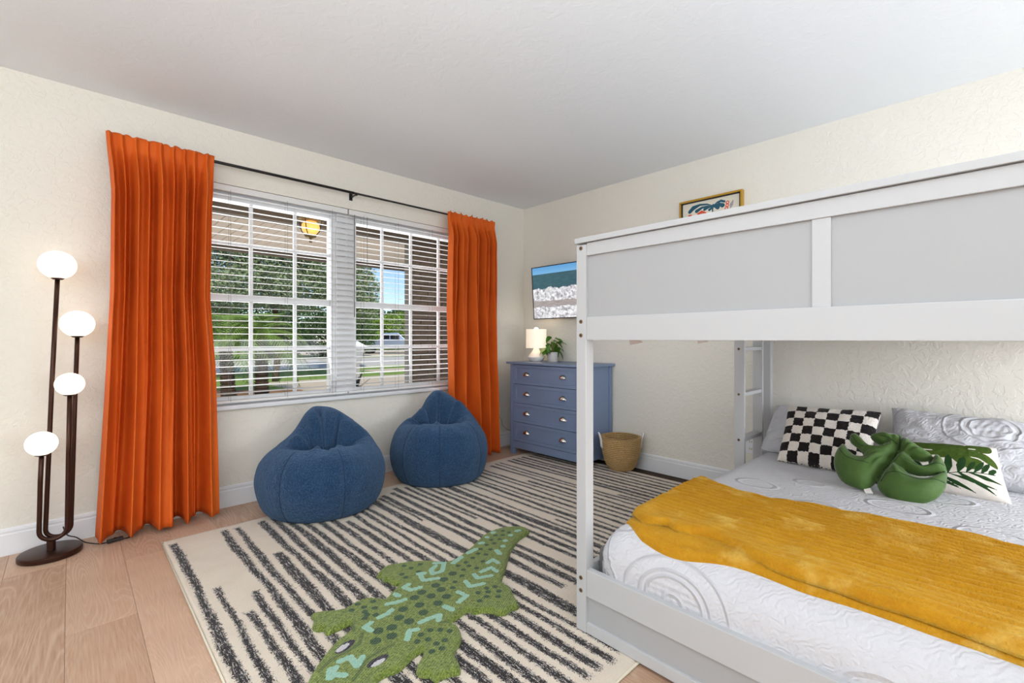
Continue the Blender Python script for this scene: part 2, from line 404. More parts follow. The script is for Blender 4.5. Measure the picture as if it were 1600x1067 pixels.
def checkmat():
    t = NT('checker_sherpa'); co = t.obco(); n = t.noise(co, 90, 2); n1 = t.noise(co, 190, 2)
    u = t.math('ADD', t.attr('pu'), t.math('MULTIPLY', t.math('SUBTRACT', n, .5), .035)); v = t.math('ADD', t.attr('pv'), t.math('MULTIPLY', t.math('SUBTRACT', n, .5), .035))
    a = t.math('FLOOR', t.math('MULTIPLY', u, 8.)); b = t.math('FLOOR', t.math('MULTIPLY', v, 7.))
    par = t.math('MODULO', t.math('ADD', t.math('ADD', a, b), 40.), 2.)
    c = t.mix(t.math('GREATER_THAN', par, .5), t.mix(n1, srgb(222, 212, 200), srgb(245, 240, 234)), t.mix(n1, srgb(16, 13, 14), srgb(46, 40, 40)))
    t.set(Base_Color=c, Roughness=.95, Specular_IOR_Level=.1, Sheen_Weight=.1); t.bump(t.math('ADD', n, n1), .8, .006); return t.m
def leafcushmat():
    t = NT('leaf_print_linen'); co = t.obco(); n = t.noise(co, 300, 2); n2 = t.noise(co, 60, 3)
    c = t.mix(n, srgb(214, 204, 194), srgb(232, 226, 220))
    c = t.mix(t.math('GREATER_THAN', t.attr('big'), 0.), c, t.mix(n2, srgb(50, 72, 26), srgb(84, 106, 44)))
    c = t.mix(t.math('GREATER_THAN', t.attr('frond'), 0.), c, t.mix(n2, srgb(30, 56, 28), srgb(46, 76, 40)))
    t.set(Base_Color=c, Roughness=.9, Specular_IOR_Level=.1); t.bump(t.math('ADD', n, t.math('MULTIPLY', t.math('GREATER_THAN', t.attr('big'), 0.), n2)), .4, .003); return t.m
def artmat():
    t = NT('palm_print_paper'); c = srgb(222, 216, 200)
    for a, col in (('coral', srgb(222, 78, 48)), ('grey', srgb(160, 150, 158)), ('teal', srgb(8, 82, 104))):
        c = t.mix(t.math('GREATER_THAN', t.attr(a), 0.), c, col)
    t.set(Base_Color=c, Roughness=.5); return t.m
def tvmat():
    t = NT('ocean_screen'); u = t.attr('pu'); v = t.attr('pv')
    cb = t.n('ShaderNodeCombineXYZ'); t.l(t.math('MULTIPLY', u, 1.7), cb.inputs[0]); t.l(v, cb.inputs[1])
    n1 = t.noise(cb.outputs[0], 6, 5, .6); n2 = t.noise(cb.outputs[0], 15, 5, .65, .8)
    mp = t.n('ShaderNodeMapping'); mp.inputs['Scale'].default_value = (2, 16, 1); t.l(cb.outputs[0], mp.inputs[0]); n3 = t.noise(mp.outputs[0], 3, 4, .6)
    sea = t.mix(n3, srgb(16, 52, 66), srgb(84, 124, 132))
    vv = t.math('ADD', v, t.math('MULTIPLY', t.math('SUBTRACT', n1, .5), .16))
    foam = t.mix(t.math('MULTIPLY', t.math('SUBTRACT', n2, .34, clamp=True), 3.4, clamp=True), srgb(132, 130, 138), srgb(252, 252, 254))
    sand = t.mix(n3, srgb(120, 112, 112), srgb(196, 188, 184))
    r1 = t.math('LESS_THAN', vv, .58); c = t.mix(r1, sea, foam)
    c = t.mix(t.math('MULTIPLY', t.math('LESS_THAN', vv, .34), t.math('GREATER_THAN', vv, .22)), c, sand)
    skyc = t.mix(t.math('MULTIPLY', t.math('SUBTRACT', v, .86), 7., clamp=True), srgb(120, 178, 222), srgb(92, 156, 208))
    c = t.mix(t.math('GREATER_THAN', v, .865), c, skyc)
    t.set(Base_Color=(0, 0, 0, 1), Roughness=.25, Emission_Color=c, Emission_Strength=.62); return t.m
def basketmat():
    t = NT('woven_seagrass'); tc = t.n('ShaderNodeTexCoord'); co = tc.outputs['Object']
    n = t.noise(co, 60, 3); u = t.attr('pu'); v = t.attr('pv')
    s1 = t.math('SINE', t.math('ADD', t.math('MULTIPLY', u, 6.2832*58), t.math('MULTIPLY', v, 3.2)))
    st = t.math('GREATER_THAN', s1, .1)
    c = t.mix(n, srgb(178, 138, 84), srgb(226, 194, 138)); c = t.mix(t.math('MULTIPLY', st, .4), c, srgb(150, 110, 64)); c = t.mix(t.math('MULTIPLY', t.math('LESS_THAN', t.math('ABSOLUTE', t.math('SINE', t.math('MULTIPLY', v, 3.14159))), .33), .75), c, srgb(96, 64, 34))  # last mix paints shade into the grooves between the coils
    t.set(Base_Color=c, Roughness=.8); t.bump(t.math('ADD', s1, n), .6, .004); return t.m
def grassmat(name, a, b, sc=3): 
    t = NT(name); co = t.obco(); t.set(Base_Color=t.mix(t.noise(co, sc, 5, .7), a, b), Roughness=.9); t.bump(t.noise(co, 20, 4), .6, .05); return t.m
M['rug'] = rugmat(); M['croc'] = crocmat(); M['bean'] = beanmat(); M['quilt'] = quiltmat(); M['throw'] = throwmat()
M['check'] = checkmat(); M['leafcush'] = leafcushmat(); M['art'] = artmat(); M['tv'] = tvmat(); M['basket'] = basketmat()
M['curtain'] = velvet('rust_velvet', srgb(204, 84, 20), srgb(230, 112, 38), 5, .0, 200, .08)
M['plush'] = velvet('green_velvet', srgb(50, 78, 32), srgb(88, 118, 58), 9, .4, 90, .35)
M['seamdark'] = simple('seam_thread', srgb(22, 40, 66), .8)
M['seamgreen'] = simple('green_seam_thread', srgb(30, 56, 26), .8)
M['rugedge'] = simple('rug_binding', srgb(214, 204, 184), .9, bump=(200, .4, .003))

# ------------------------------------------------------------ the room
H = 2.44
WX0, WX1, WZ0, WZ1 = -3.14, -.70, .652, 2.08      # window opening
XL, YB = -5.5, -5.25                                # far left wall, wall behind the camera
mb = MB()
mb.box(XL-.1, WX0, 0, .16, -.02, H+.02); mb.box(WX1, .12, 0, .16, -.02, H+.02)
mb.box(WX0, WX1, 0, .16, -.02, WZ0-.03); mb.box(WX0, WX1, 0, .16, WZ1, H+.02)
tag(mb.obj('wall_front', M['wall']), kind='structure')
tag(MB().box(0, .12, YB, 0, -.02, H+.02).obj('wall_right', M['wall']), kind='structure')
tag(MB().box(XL-.12, XL, YB, 0, -.02, H+.02).obj('wall_left', M['wall']), kind='structure')
tag(MB().box(XL-.12, .12, YB-.12, YB, -.02, H+.02).obj('wall_back', M['wall']), kind='structure')
tag(MB().box(XL-.12, .12, YB-.12, .16, H, H+.1).obj('ceiling', M['ceil']), kind='structure')
fl = tag(MB().box(XL-.1, .1, YB-.1, .16, -.06, -.006).obj('floor', simple('subfloor', srgb(70, 52, 42), .9)), kind='structure')
PW = .2065
pm = {}
def plank_mesh(L):
    k = round(L, 3)
    if k not in pm: pm[k] = MB().box(-PW/2+.0004, PW/2-.0004, 0, L-.0008, -.006, 0).mesh('plank', bevel=.0007, seg=1)
    return pm[k]
k0 = math.floor((XL+3.457)/PW)
i = k0
while -3.457+i*PW < 0:
    x = -3.457+(i+.5)*PW; y = YB; off = [.45, 1.05, .25, .8, .6, 1.2][i % 6]
    L = off
    while y < 0:
        Lc = min(L, 0-y)
        if Lc > .02 and x+PW/2 < .05:
            o = link('plank', plank_mesh(Lc), M['plank'], fl); o.location = (x, y, 0)
        y += L; L = 1.24
    i += 1
def baseboard(name, pts_fn, a, b):
    # profile (offset, z) swept along the wall
    prof = [(0, 0), (.014, 0), (.014, .103), (.010, .108), (.010, .113), (.012, .118), (.010, .130), (.004, .135), (0, .135)]
    vs = [pts_fn(a, o_, z) for o_, z in prof]+[pts_fn(b, o_, z) for o_, z in prof]; n = len(prof)
    return tag(MB().add(vs, [tuple(range(n)), tuple(range(2*n-1, n-1, -1))]+[(i, i+n, (i+1) % n+n, (i+1) % n) for i in range(n)]).obj(name, M['trim']), kind='structure')
baseboard('baseboard_front', lambda t, o_, z: (t, -o_, z), XL, -.015)
baseboard('baseboard_right', lambda t, o_, z: (-o_, t, z), YB, 0)
baseboard('baseboard_left', lambda t, o_, z: (XL+o_, t, z), YB, 0)

# window sill and the two windows
tag(box('window_sill', M['sill'], None, WX0-.03, WX1+.03, -.03, .16, .625, .652, .006), 'white marble sill below the double window', 'sill', kind='structure')
def window(name, xa, xb, xs):
    r_ = thing(name, 'white %s window with a divided upper and lower sash' % ('left' if xa < -2 else 'right'), 'window', ((xa+xb)/2, .1, WZ0)); r_['kind'] = 'structure'
    c = Vector(r_.location)
    def p(nm, m, x0, x1, y0, y1, z0, z1, b=.003):
        o = box(nm, m, r_, x0, x1, y0, y1, z0, z1, b); o.location = o.location-c; return o
    fw = .035
    p('frame_rail', M['winwhite'], xa, xb, .065, .15, 1.995, WZ1); p('frame_rail', M['winwhite'], xa, xb, .065, .15, WZ0, .675)
    p('frame_stile', M['winwhite'], xa, xa+fw, .066, .149, .675, 1.995); p('frame_stile', M['winwhite'], xb-fw, xb, .066, .149, .675, 1.995)
    p('meeting_rail', M['winwhite'], xa+fw, xb-fw, .075, .125, 1.332, 1.378)
    p('sash_rail', M['winwhite'], xa+fw, xb-fw, .075, .10, .675, .70)
    zs = [(.70, 1.0), (1.02, 1.332), (1.378, 1.705), (1.725, 1.995)]
    for z in (1.01, 1.715): p('muntin', M['winwhite'], xa+fw, xb-fw, .088, .104, z-.010, z+.010, .002)
    vx = [xa+fw]+list(xs)+[xb-fw]
    for x in xs: p('muntin', M['winwhite'], x-.011, x+.011, .086, .106, .70, 1.332, .002); p('muntin', M['winwhite'], x-.011, x+.011, .086, .106, 1.378, 1.995, .002)
    for (z0, z1) in zs:
        for k in range(len(vx)-1):
            x0, x1 = vx[k], vx[k+1]
            o = MB().add([(x0, .096, z0-.01), (x1, .096, z0-.01), (x1, .096, z1+.01), (x0, .096, z1+.01)], [(0, 1, 2, 3)]).obj('pane', M['glass'], r_, origin=((x0+x1)/2, .096, z0))
            o.location = o.location-c
window('window_1', WX0, -1.975, (-2.837, -2.55, -2.263))
window('window_2', -1.845, WX1, (-1.572, -1.30, -1.01))
tag(box('trim_1', M['winwhite'], None, -1.975, -1.845, .05, .155, WZ0, WZ1, .004), kind='structure')

# blinds
def blind(xa, xb, lab):
    r_ = thing('venetian_blind', lab, 'blind', ((xa+xb)/2, .03, WZ1)); c = Vector(r_.location)
    def put(o): o.location = o.location-c; return o
    put(box('headrail', M['slat'], r_, xa, xb, .006, .052, WZ1-.042, WZ1-.002, .003))
    put(box('bottom_rail', M['slat'], r_, xa, xb, .008, .050, .664, .680, .003))
    w_ = (xb-xa)/2
    # slightly crowned slat
    prof = [(-.0205, -.0012), (-.010, .0006), (0, .0010), (.010, .0006), (.0205, -.0012)]
    vs = []
    for x in (-w_, w_):
        vs += [(x, y, z+.0008) for y, z in prof]+[(x, y, z-.0008) for y, z in reversed(prof)]
    n = 10; me = MB().add(vs, [tuple(range(n)), tuple(range(2*n-1, n-1, -1))]+[(i, i+n, (i+1) % n+n, (i+1) % n) for i in range(n)]).mesh('slat')
    z = 2.018
    while z > .70:
        o = link('slat', me, M['slat'], r_); o.location = Vector(((xa+xb)/2, .03, z))-c; o.rotation_euler = (math.radians(4.5+random.uniform(-1.2, 1.2)), 0, random.uniform(-.0006, .0006)); z -= .0430
    xs = [xa+.12, (xa*2+xb)/3+.03, (xa+2*xb)/3-.03, xb-.12]
    for x in xs:
        for dy in (.004, .056):
            put(MB().tube([(x, dy, .672), (x, dy, WZ1-.03)], .0009, 5).obj('ladder_cord', M['whitecord'], r_))
    return r_, c
b1, c1 = blind(-3.128, -1.905, 'white slatted blind, open, on the left window next to the left rust curtain')
b2, c2 = blind(-1.895, -.712, 'white slatted blind, open, on the right window with a tilt wand')
o = MB().tube([(-1.855, -.002, 2.04), (-1.857, -.006, 1.25)], .004, 6).obj('tilt_wand', simple('clear_wand', srgb(120, 118, 118), .2), b2); o.location = -c2
o = MB().tube([(-1.75, -.001, 2.04), (-1.7495, -.004, 1.52)], .0022, 6).obj('pull_cord', M['whitecord'], b2); o.location = -c2

# curtain rod
rod = thing('curtain_rod', 'thin black curtain rod above the double window', 'rod', (-1.9, -.09, 2.18))
def rel(o, root): o.location = Vector(o.location)-Vector(root.location); return o
rel(MB().tube([(-3.27, -.09, 2.178), (-1.9, -.09, 2.18)], .0095, 12).obj('rod_tube', M['black'], rod, smooth=True), rod)
rel(MB().tube([(-1.9, -.09, 2.18), (-.53, -.09, 2.18)], .0075, 12).obj('rod_tube', M['black'], rod, smooth=True), rod)
for x in (-3.26, -1.885, -.535):
    rel(MB().box(x-.013, x+.013, -.004, 0, 2.145, 2.205).box(x-.007, x+.007, -.088, -.003, 2.166, 2.172).box(x-.01, x+.01, -.102, -.078, 2.164, 2.17).obj('rod_bracket', M['black'], rod, bevel=.001), rod)

# curtains
def curtain(name, edgeL, edgeR, nf, seed, lab, zb, hem):
    """edge functions give x at height v (0 bottom..1 top)"""
    nu, nv = 260, 70; P = np.zeros((nu, nv, 3)); rr = random.Random(seed)
    warp = [rr.uniform(-.35, .35) for _ in range(nf+3)]; amp = [rr.uniform(.7, 1.25) for _ in range(nf+3)]
    for j in range(nv):
        v = j/(nv-1); v = 1-(1-v)**1.15
        z = zb+(2.205-zb)*v
        xl, xr = edgeL(v), edgeR(v)
        for i in range(nu):
            u = i/(nu-1)
            ph = u*nf; k = int(ph); fr = ph-k
            wv = warp[k]*(1-fr)+warp[k+1]*fr; am = amp[k]*(1-fr)+amp[k+1]*fr
            big = math.sin(2*PI*(u*nf*.5+wv*.5*(1-v)+.12*nz(u*3, v*2.2, seed)))
            sm = math.sin(2*PI*(u*nf+wv*.35+.10*nz(u*5, v*3, seed+3)))
            bt = (1-v)
            topw = max(0, min(1, (v-.90)/.07))
            A = .040*am*(.35+.65*bt**.6)
            d = big*A*(.8+1.0*bt)+sm*.046*am*(1-.35*bt)
            # near the rod the cloth is gathered close around it
            d = d*(1-.45*topw)
            pinch = math.exp(-((v-.972)/.012)**2)*.4
            d *= (1-pinch)
            x = xl+(xr-xl)*u+.006*math.cos(2*PI*(u*nf+wv*.35))*(1-topw*.3)
            y = -.112-.03*(1-topw)-.026*bt-d*(1-.25*topw)-.01*nz(u*14, v*5, seed+9)
            dz = 0
            if v > .985: dz = .006*math.sin(2*PI*u*nf*1.0+seed)+.010*nz(u*20, 0, seed)
            if v < .02: dz = hem(u)+.006*nz(u*8, 0, seed)
            P[i, j] = (x, min(y, -.055 if v < .93 else (-.104 if v > .955 else -.055-.049*(v-.93)/.025)), z+dz)
    me = grid_mesh(name, P)
    o = link(name, me, M['curtain']); sd = o.modifiers.new('thickness', 'SOLIDIFY'); sd.thickness = .003; sd.offset = 0
    return tag(o, lab, 'curtain')
def interp(tab): 
    xs = [t[0] for t in tab]; ys = [t[1] for t in tab]; return lambda v: float(np.interp(v, xs, ys))
curtain('curtain', interp([(0, -3.352), (.35, -3.315), (.6, -3.292), (.85, -3.288), (1, -3.308)]), interp([(0, -2.797), (.4, -2.812), (.6, -2.838), (.85, -2.826), (1, -2.806)]), 9, 3,
    'rust orange velvet curtain beside the floor lamp, left of the window', .03, lambda u: 0)
curtain('curtain', interp([(0, -1.10), (.3, -1.09), (.6, -1.092), (.85, -1.076), (1, -1.056)]), interp([(0, -.500), (.4, -.512), (.6, -.525), (.85, -.525), (1, -.507)]), 9, 11,
    'rust orange velvet curtain beside the blue dresser, right of the window', .02, lambda u: 0)

# ------------------------------------------------------------ rugs
RZ = .012
stripes = [(-3.052, .032, -.456, -2.56), (-2.992, .024, -1.11, -2.56), (-2.934, .03, -1.40, -2.56), (-2.878, .027, -1.25, -2.56), (-2.826, .034, -.443, -2.55),
 (-2.765, .032, -.455, -2.55), (-2.70, .042, -.94, -2.56), (-2.633, .036, -.45, -2.54), (-2.572, .034, -.45, -2.55), (-2.512, .038, -.45, -2.55), (-2.448, .036, -.46, -2.55),
 (-2.386, .032, -.45, -2.54), (-2.326, .032, -.47, -2.55), (-2.262, .032, -.80, -2.537), (-2.197, .032, -.46, -2.539), (-2.139, .028, -.46, -2.55), (-2.083, .026, -.47, -2.534),
 (-2.005, .05, -.50, -2.54), (-1.945, .022, -.563, -1.094), (-1.901, .036, -.533, -2.137), (-1.832, .038, -.522, -2.54), (-1.765, .034, -.455, -2.5), (-1.70, .024, -.49, -1.294),
 (-1.655, .028, -.48, -2.5), (-1.592, .032, -.48, -2.5), (-1.533, .026, -.46, -2.52), (-1.472, .046, -.47, -2.5), (-1.412, .02, -.45, -2.5), (-1.364, .022, -1.618, -2.5), (-1.316, .022, -.46, -2.53),
 (-1.254, .034, -.45, -2.5), (-1.198, .018, -.47, -2.5), (-1.135, .028, -.46, -2.52), (-1.065, .024, -.45, -2.5), (-1.005, .022, -.46, -2.5), (-.947, .028, -.986, -2.5),
 (-.882, .028, -.487, -2.5), (-.818, .021, -.472, -2.5), (-.767, .024, -.472, -2.5), (-.716, .026, -1.634, -2.5), (-.662, .030, -.47, -2.5), (-.609, .033, -.466, -2.5), (-.545, .026, -.47, -2.5), (-.488, .034, -.467, -2.5),
 (-.42, .026, -.48, -2.5), (-.355, .026, -.484, -2.5), (-.29, .028, -.47, -2.5), (-.225, .026, -.6, -2.5)]
x0, x1, y0, y1 = -3.093, -.152, -2.603, -.383
nx, ny = 420, 190
X_, Y_ = np.meshgrid(np.linspace(x0, x1, nx), np.linspace(y0, y1, ny), indexing='ij')
sd = np.full(X_.shape, -1.)
for k, (cx, ww, ya, yb) in enumerate(stripes):
    wob = .004*np.sin(Y_*5+k*2.1)+.002*np.sin(Y_*17+k)
    wdt = ww/2*(1.06+.14*np.sin(Y_*7+k*1.7))
    d = np.minimum(wdt-np.abs(X_-cx-wob), np.minimum(ya-Y_, Y_-yb)*.6)
    sd = np.maximum(sd, d)
edge = np.minimum(np.minimum(X_-x0, x1-X_), np.minimum(Y_-y0, y1-Y_))
Z_ = RZ*np.sqrt(np.clip(edge/.01, .0, 1))
# slightly wavy outer edge
P = np.stack([X_, Y_+.006*np.sin(X_*7)*(np.abs(Y_-y1) < .3), Z_+.0008], -1)
rug = thing('area_rug', 'large cream rug with broken black stripes under the bean bags and bed', 'rug', ((x0+x1)/2, (y0+y1)/2, 0))
me = grid_mesh('pile', P-np.array([(x0+x1)/2, (y0+y1)/2, 0]), attrs={'stripe': sd}); link('pile', me, M['rug'], rug)
rx, ry = (x1-x0)/2, (y1-y0)/2
link('edge_binding', MB().tube([(-rx-.002, -ry, .005), (-rx-.002, ry, .005), (rx, ry, .005), (rx, -ry, .005), (-rx-.002, -ry, .005)], .0045, 6).mesh('edge_binding', smooth=True), M['rugedge'], rug)

# alligator rug: outline read off the floor plane
cs = 1536/370
crocpx = [(40, 1067), (100, 960), (160, 880), (230, 800), (320, 730), (330, 690), (325, 680), (290, 695), (230, 720), (175, 742), (155, 735), (155, 715), (120, 722), (85, 715), (72, 695), (85, 665), (95, 655), (70, 635), (75, 620), (110, 610), (200, 600), (280, 590), (340, 555), (390, 530), (460, 515), (545, 525), (580, 490), (620, 450), (645, 425), (610, 425), (580, 415), (572, 400), (545, 402), (525, 390), (522, 378), (498, 375), (492, 365), (520, 335), (560, 308), (640, 295), (740, 280), (840, 278), (930, 285), (980, 275), (1050, 235), (1120, 175), (1180, 115), (1260, 75), (1340, 58), (1430, 55), (1478, 75), (1475, 95), (1420, 130), (1380, 180), (1350, 240), (1325, 340), (1300, 410), (1350, 440), (1375, 480), (1395, 520), (1415, 555), (1405, 578), (1360, 590), (1330, 615), (1270, 618), (1250, 605), (1180, 600), (1120, 610), (1080, 595), (1020, 640), (960, 680), (1010, 690), (1040, 740), (1040, 790), (1010, 840), (1000, 890), (1030, 940), (1038, 980), (1025, 1000), (970, 1010), (920, 1030), (870, 1048), (840, 1020), (780, 1018), (748, 990), (755, 950), (780, 905), (800, 865), (770, 865), (700, 920), (640, 980), (560, 1010), (480, 1065)]
CZ = .024
def cp(x, y): p = PG(470+x/cs, 810+y/cs, CZ); return (p.x, p.y)
outl = [cp(x, y) for x, y in crocpx]+[(-2.80, -2.17), (-2.86, -2.28), (-2.93, -2.36), (-3.00, -2.38), (-3.045, -2.33), (-3.04, -2.24), (-2.99, -2.12), (-2.955, -2.03)]
spots = [(670, 320), (715, 335), (775, 310), (655, 375), (765, 357), (680, 395), (985, 370), (1045, 385), (928, 408), (1000, 425), (875, 447), (910, 475), (985, 462), (785, 492), (738, 528), (845, 517), (945, 520), (770, 575), (663, 603), (890, 563), (795, 625), (637, 658), (702, 682), (590, 722), (502, 745), (590, 778), (485, 812), (1055, 345), (1020, 320), (1070, 297), (1115, 267), (1150, 240), (1200, 245), (1165, 210), (1230, 212), (1205, 182), (1255, 172), (1140, 335), (1235, 150), (1290, 145), (1310, 118), (1262, 120), (1350, 100), (1310, 90), (1180, 290), (1090, 320), (410, 590), (470, 552), (480, 595), (415, 620), (485, 640), (415, 662), (1150, 495), (1215, 490), (1205, 520), (1160, 548), (1280, 520), (1285, 485), (1205, 465), (1260, 455), (840, 740), (905, 738), (965, 745), (780, 770), (825, 800), (935, 805), (880, 828), (915, 860), (850, 880), (755, 815), (330, 610), (370, 570), (430, 640)]
aq = [[(865, 302), (930, 298), (920, 345)], [(875, 320), (845, 345), (855, 372), (915, 355)], [(770, 370), (795, 415), (890, 400)], [(765, 372), (800, 368)], [(700, 440), (668, 460), (715, 478), (775, 460)], [(615, 505), (632, 515)], [(560, 570), (630, 555), (675, 540)], [(590, 608), (562, 632), (508, 658)], [(455, 692), (415, 720), (455, 742)],
 [(990, 300), (1040, 262)], [(1085, 235), (1135, 210)], [(1165, 172), (1180, 168)], [(1207, 132), (1208, 133)], [(1245, 103), (1252, 100)], [(1270, 218), (1290, 240)], [(1325, 155), (1327, 154)], [(1358, 120), (1362, 118)], [(1400, 92), (1415, 88)], [(1310, 190), (1312, 192)],
 [(1212, 300), (1245, 278), (1280, 300)], [(1170, 358), (1235, 330), (1270, 355)], [(1125, 375), (1145, 400), (1235, 382)], [(1070, 420), (1095, 455), (1185, 435)], [(1020, 490), (1075, 515), (1025, 555)], [(935, 585), (980, 605)], [(775, 690), (830, 665), (900, 640), (895, 675)], [(755, 735), (705, 745), (690, 800)],
 [(250, 945), (320, 915), (365, 975), (400, 915)], [(195, 1000), (190, 1050)], [(225, 985), (190, 1030), (285, 1035)]]
xs_ = [p[0] for p in outl]; ys_ = [p[1] for p in outl]
gx = np.arange(min(xs_)-.02, max(xs_)+.02, .0055); gy = np.arange(min(ys_)-.02, max(ys_)+.02, .0055)
GX, GY = np.meshgrid(gx, gy, indexing='ij')
po = smoothpoly(outl, 2); sdc = poly_sd(GX, GY, po)
def sdf_plate(name, GX, GY, sd, hfun, to3d, attrs, cell, bottom=None, root=Vector((0, 0, 0))):
    """keeps the cells inside sd>0; border vertices are pulled on to the outline"""
    gxx, gyy = np.gradient(sd, GX[1, 0]-GX[0, 0], GY[0, 1]-GY[0, 0])
    gl = np.hypot(gxx, gyy)+1e-9
    near = (sd < 0) & (sd > -cell*1.5)
    GX2 = np.where(near, GX-sd*gxx/gl, GX); GY2 = np.where(near, GY-sd*gyy/gl, GY)
    sdd = np.where(near, 0, sd)
    ok = sd > -cell*1.45
    ins = sd > 0
    q = ok[:-1, :-1] & ok[1:, :-1] & ok[1:, 1:] & ok[:-1, 1:] & (ins[:-1, :-1] | ins[1:, :-1] | ins[1:, 1:] | ins[:-1, 1:])
    idx = np.arange(GX.size).reshape(GX.shape)
    a = idx[:-1, :-1][q]; b = idx[1:, :-1][q]; c = idx[1:, 1:][q]; d = idx[:-1, 1:][q]
    F_ = np.stack([a, b, c, d], 1); used = np.unique(F_); mp = -np.ones(GX.size, int); mp[used] = np.arange(len(used))
    h = hfun(np.clip(sdd, 0, None).ravel()[used], GX2.ravel()[used], GY2.ravel()[used])
    V = to3d(GX2.ravel()[used], GY2.ravel()[used], h); FT = mp[F_]
    at = {k: v.ravel()[used] for k, v in attrs.items()}
    if bottom is not None:
        VB = to3d(GX2.ravel()[used], GY2.ravel()[used], bottom(np.clip(sdd, 0, None).ravel()[used], h)); n = len(V)
        V = np.concatenate([V, VB]); FT = np.concatenate([FT, FT[:, ::-1]+n]); at = {k: np.concatenate([v, v]) for k, v in at.items()}
    V = V-np.array(root)
    me = raw_mesh(name, V, FT, at)
    if bottom is not None:
        bm = bmesh.new(); bm.from_mesh(me); bmesh.ops.remove_doubles(bm, verts=bm.verts, dist=cell*.05)
        bmesh.ops.recalc_face_normals(bm, faces=bm.faces); bm.to_mesh(me); bm.free()
        me.polygons.foreach_set('use_smooth', np.ones(len(me.polygons), dtype=bool))
    return me
def sp(lst, r0): 
    out = np.full(GX.shape, -1.)
    for k, (x, y) in enumerate(lst):
        px, py = cp(x, y); r = r0*(1.15 if k in (6, 8, 10, 11, 13, 14, 15, 16, 17, 18, 19, 20, 21, 22, 23, 24, 25, 26) else .72)
        out = np.maximum(out, r-np.hypot(GX-px, GY-py))
    return out
aqua = np.full(GX.shape, -1.)
for k, ln in enumerate(aq):
    aqua = np.maximum(aqua, line_sd(GX, GY, [cp(*p) for p in ln], .0115 if len(ln) > 2 else .0135))
def ell(cx, cy, tx, ty, a, b):
    c = np.array(cp(cx, cy)); t_ = np.array(cp(tx, ty))-c; t_ /= np.hypot(*t_)
    dx, dy = GX-c[0], GY-c[1]; u_ = dx*t_[0]+dy*t_[1]; v_ = -dx*t_[1]+dy*t_[0]
    return (1-np.sqrt((u_/a)**2+(v_/b)**2))*min(a, b)
eyeb = np.maximum(ell(287, 848, 335, 812, .040, .019), ell(500, 941, 555, 908, .040, .018))
eyew = np.maximum(ell(270, 855, 318, 820, .027, .012), ell(503, 952, 545, 927, .026, .010))
groove = np.full(GX.shape, -1.)
for ln in ([(400, 760), (380, 830), (300, 880), (200, 930), (120, 1010)], [(600, 835), (520, 870), (430, 930), (390, 1000), (340, 1067)], [(345, 745), (330, 690)], [(960, 682), (905, 690)]):
    groove = np.maximum(groove, line_sd(GX, GY, [cp(*p) for p in ln], .006))
hf = lambda s, x, y: RZ+.002+.019*np.sqrt(np.clip(s/.014, 0, 1)*(2-np.clip(s/.014, 0, 1)))+.0012*np.sin(x*260)*np.sin(y*240)
cen = Vector((-2.35, -1.9, RZ))
me = sdf_plate('alligator_rug', GX, GY, sdc, hf, lambda x, y, h: np.stack([x, y, h], 1), {'spot': sp(spots, .0165), 'aqua': aqua, 'eyeb': eyeb, 'eyew': eyew, 'groove': groove}, .0055,
    bottom=lambda s, h: np.full(h.shape, RZ+.0015), root=cen)
cr = link('alligator_rug', me, M['croc']); cr.location = cen
tag(cr, 'green alligator-shaped rug with dark spots and aqua marks on the striped rug', 'rug')

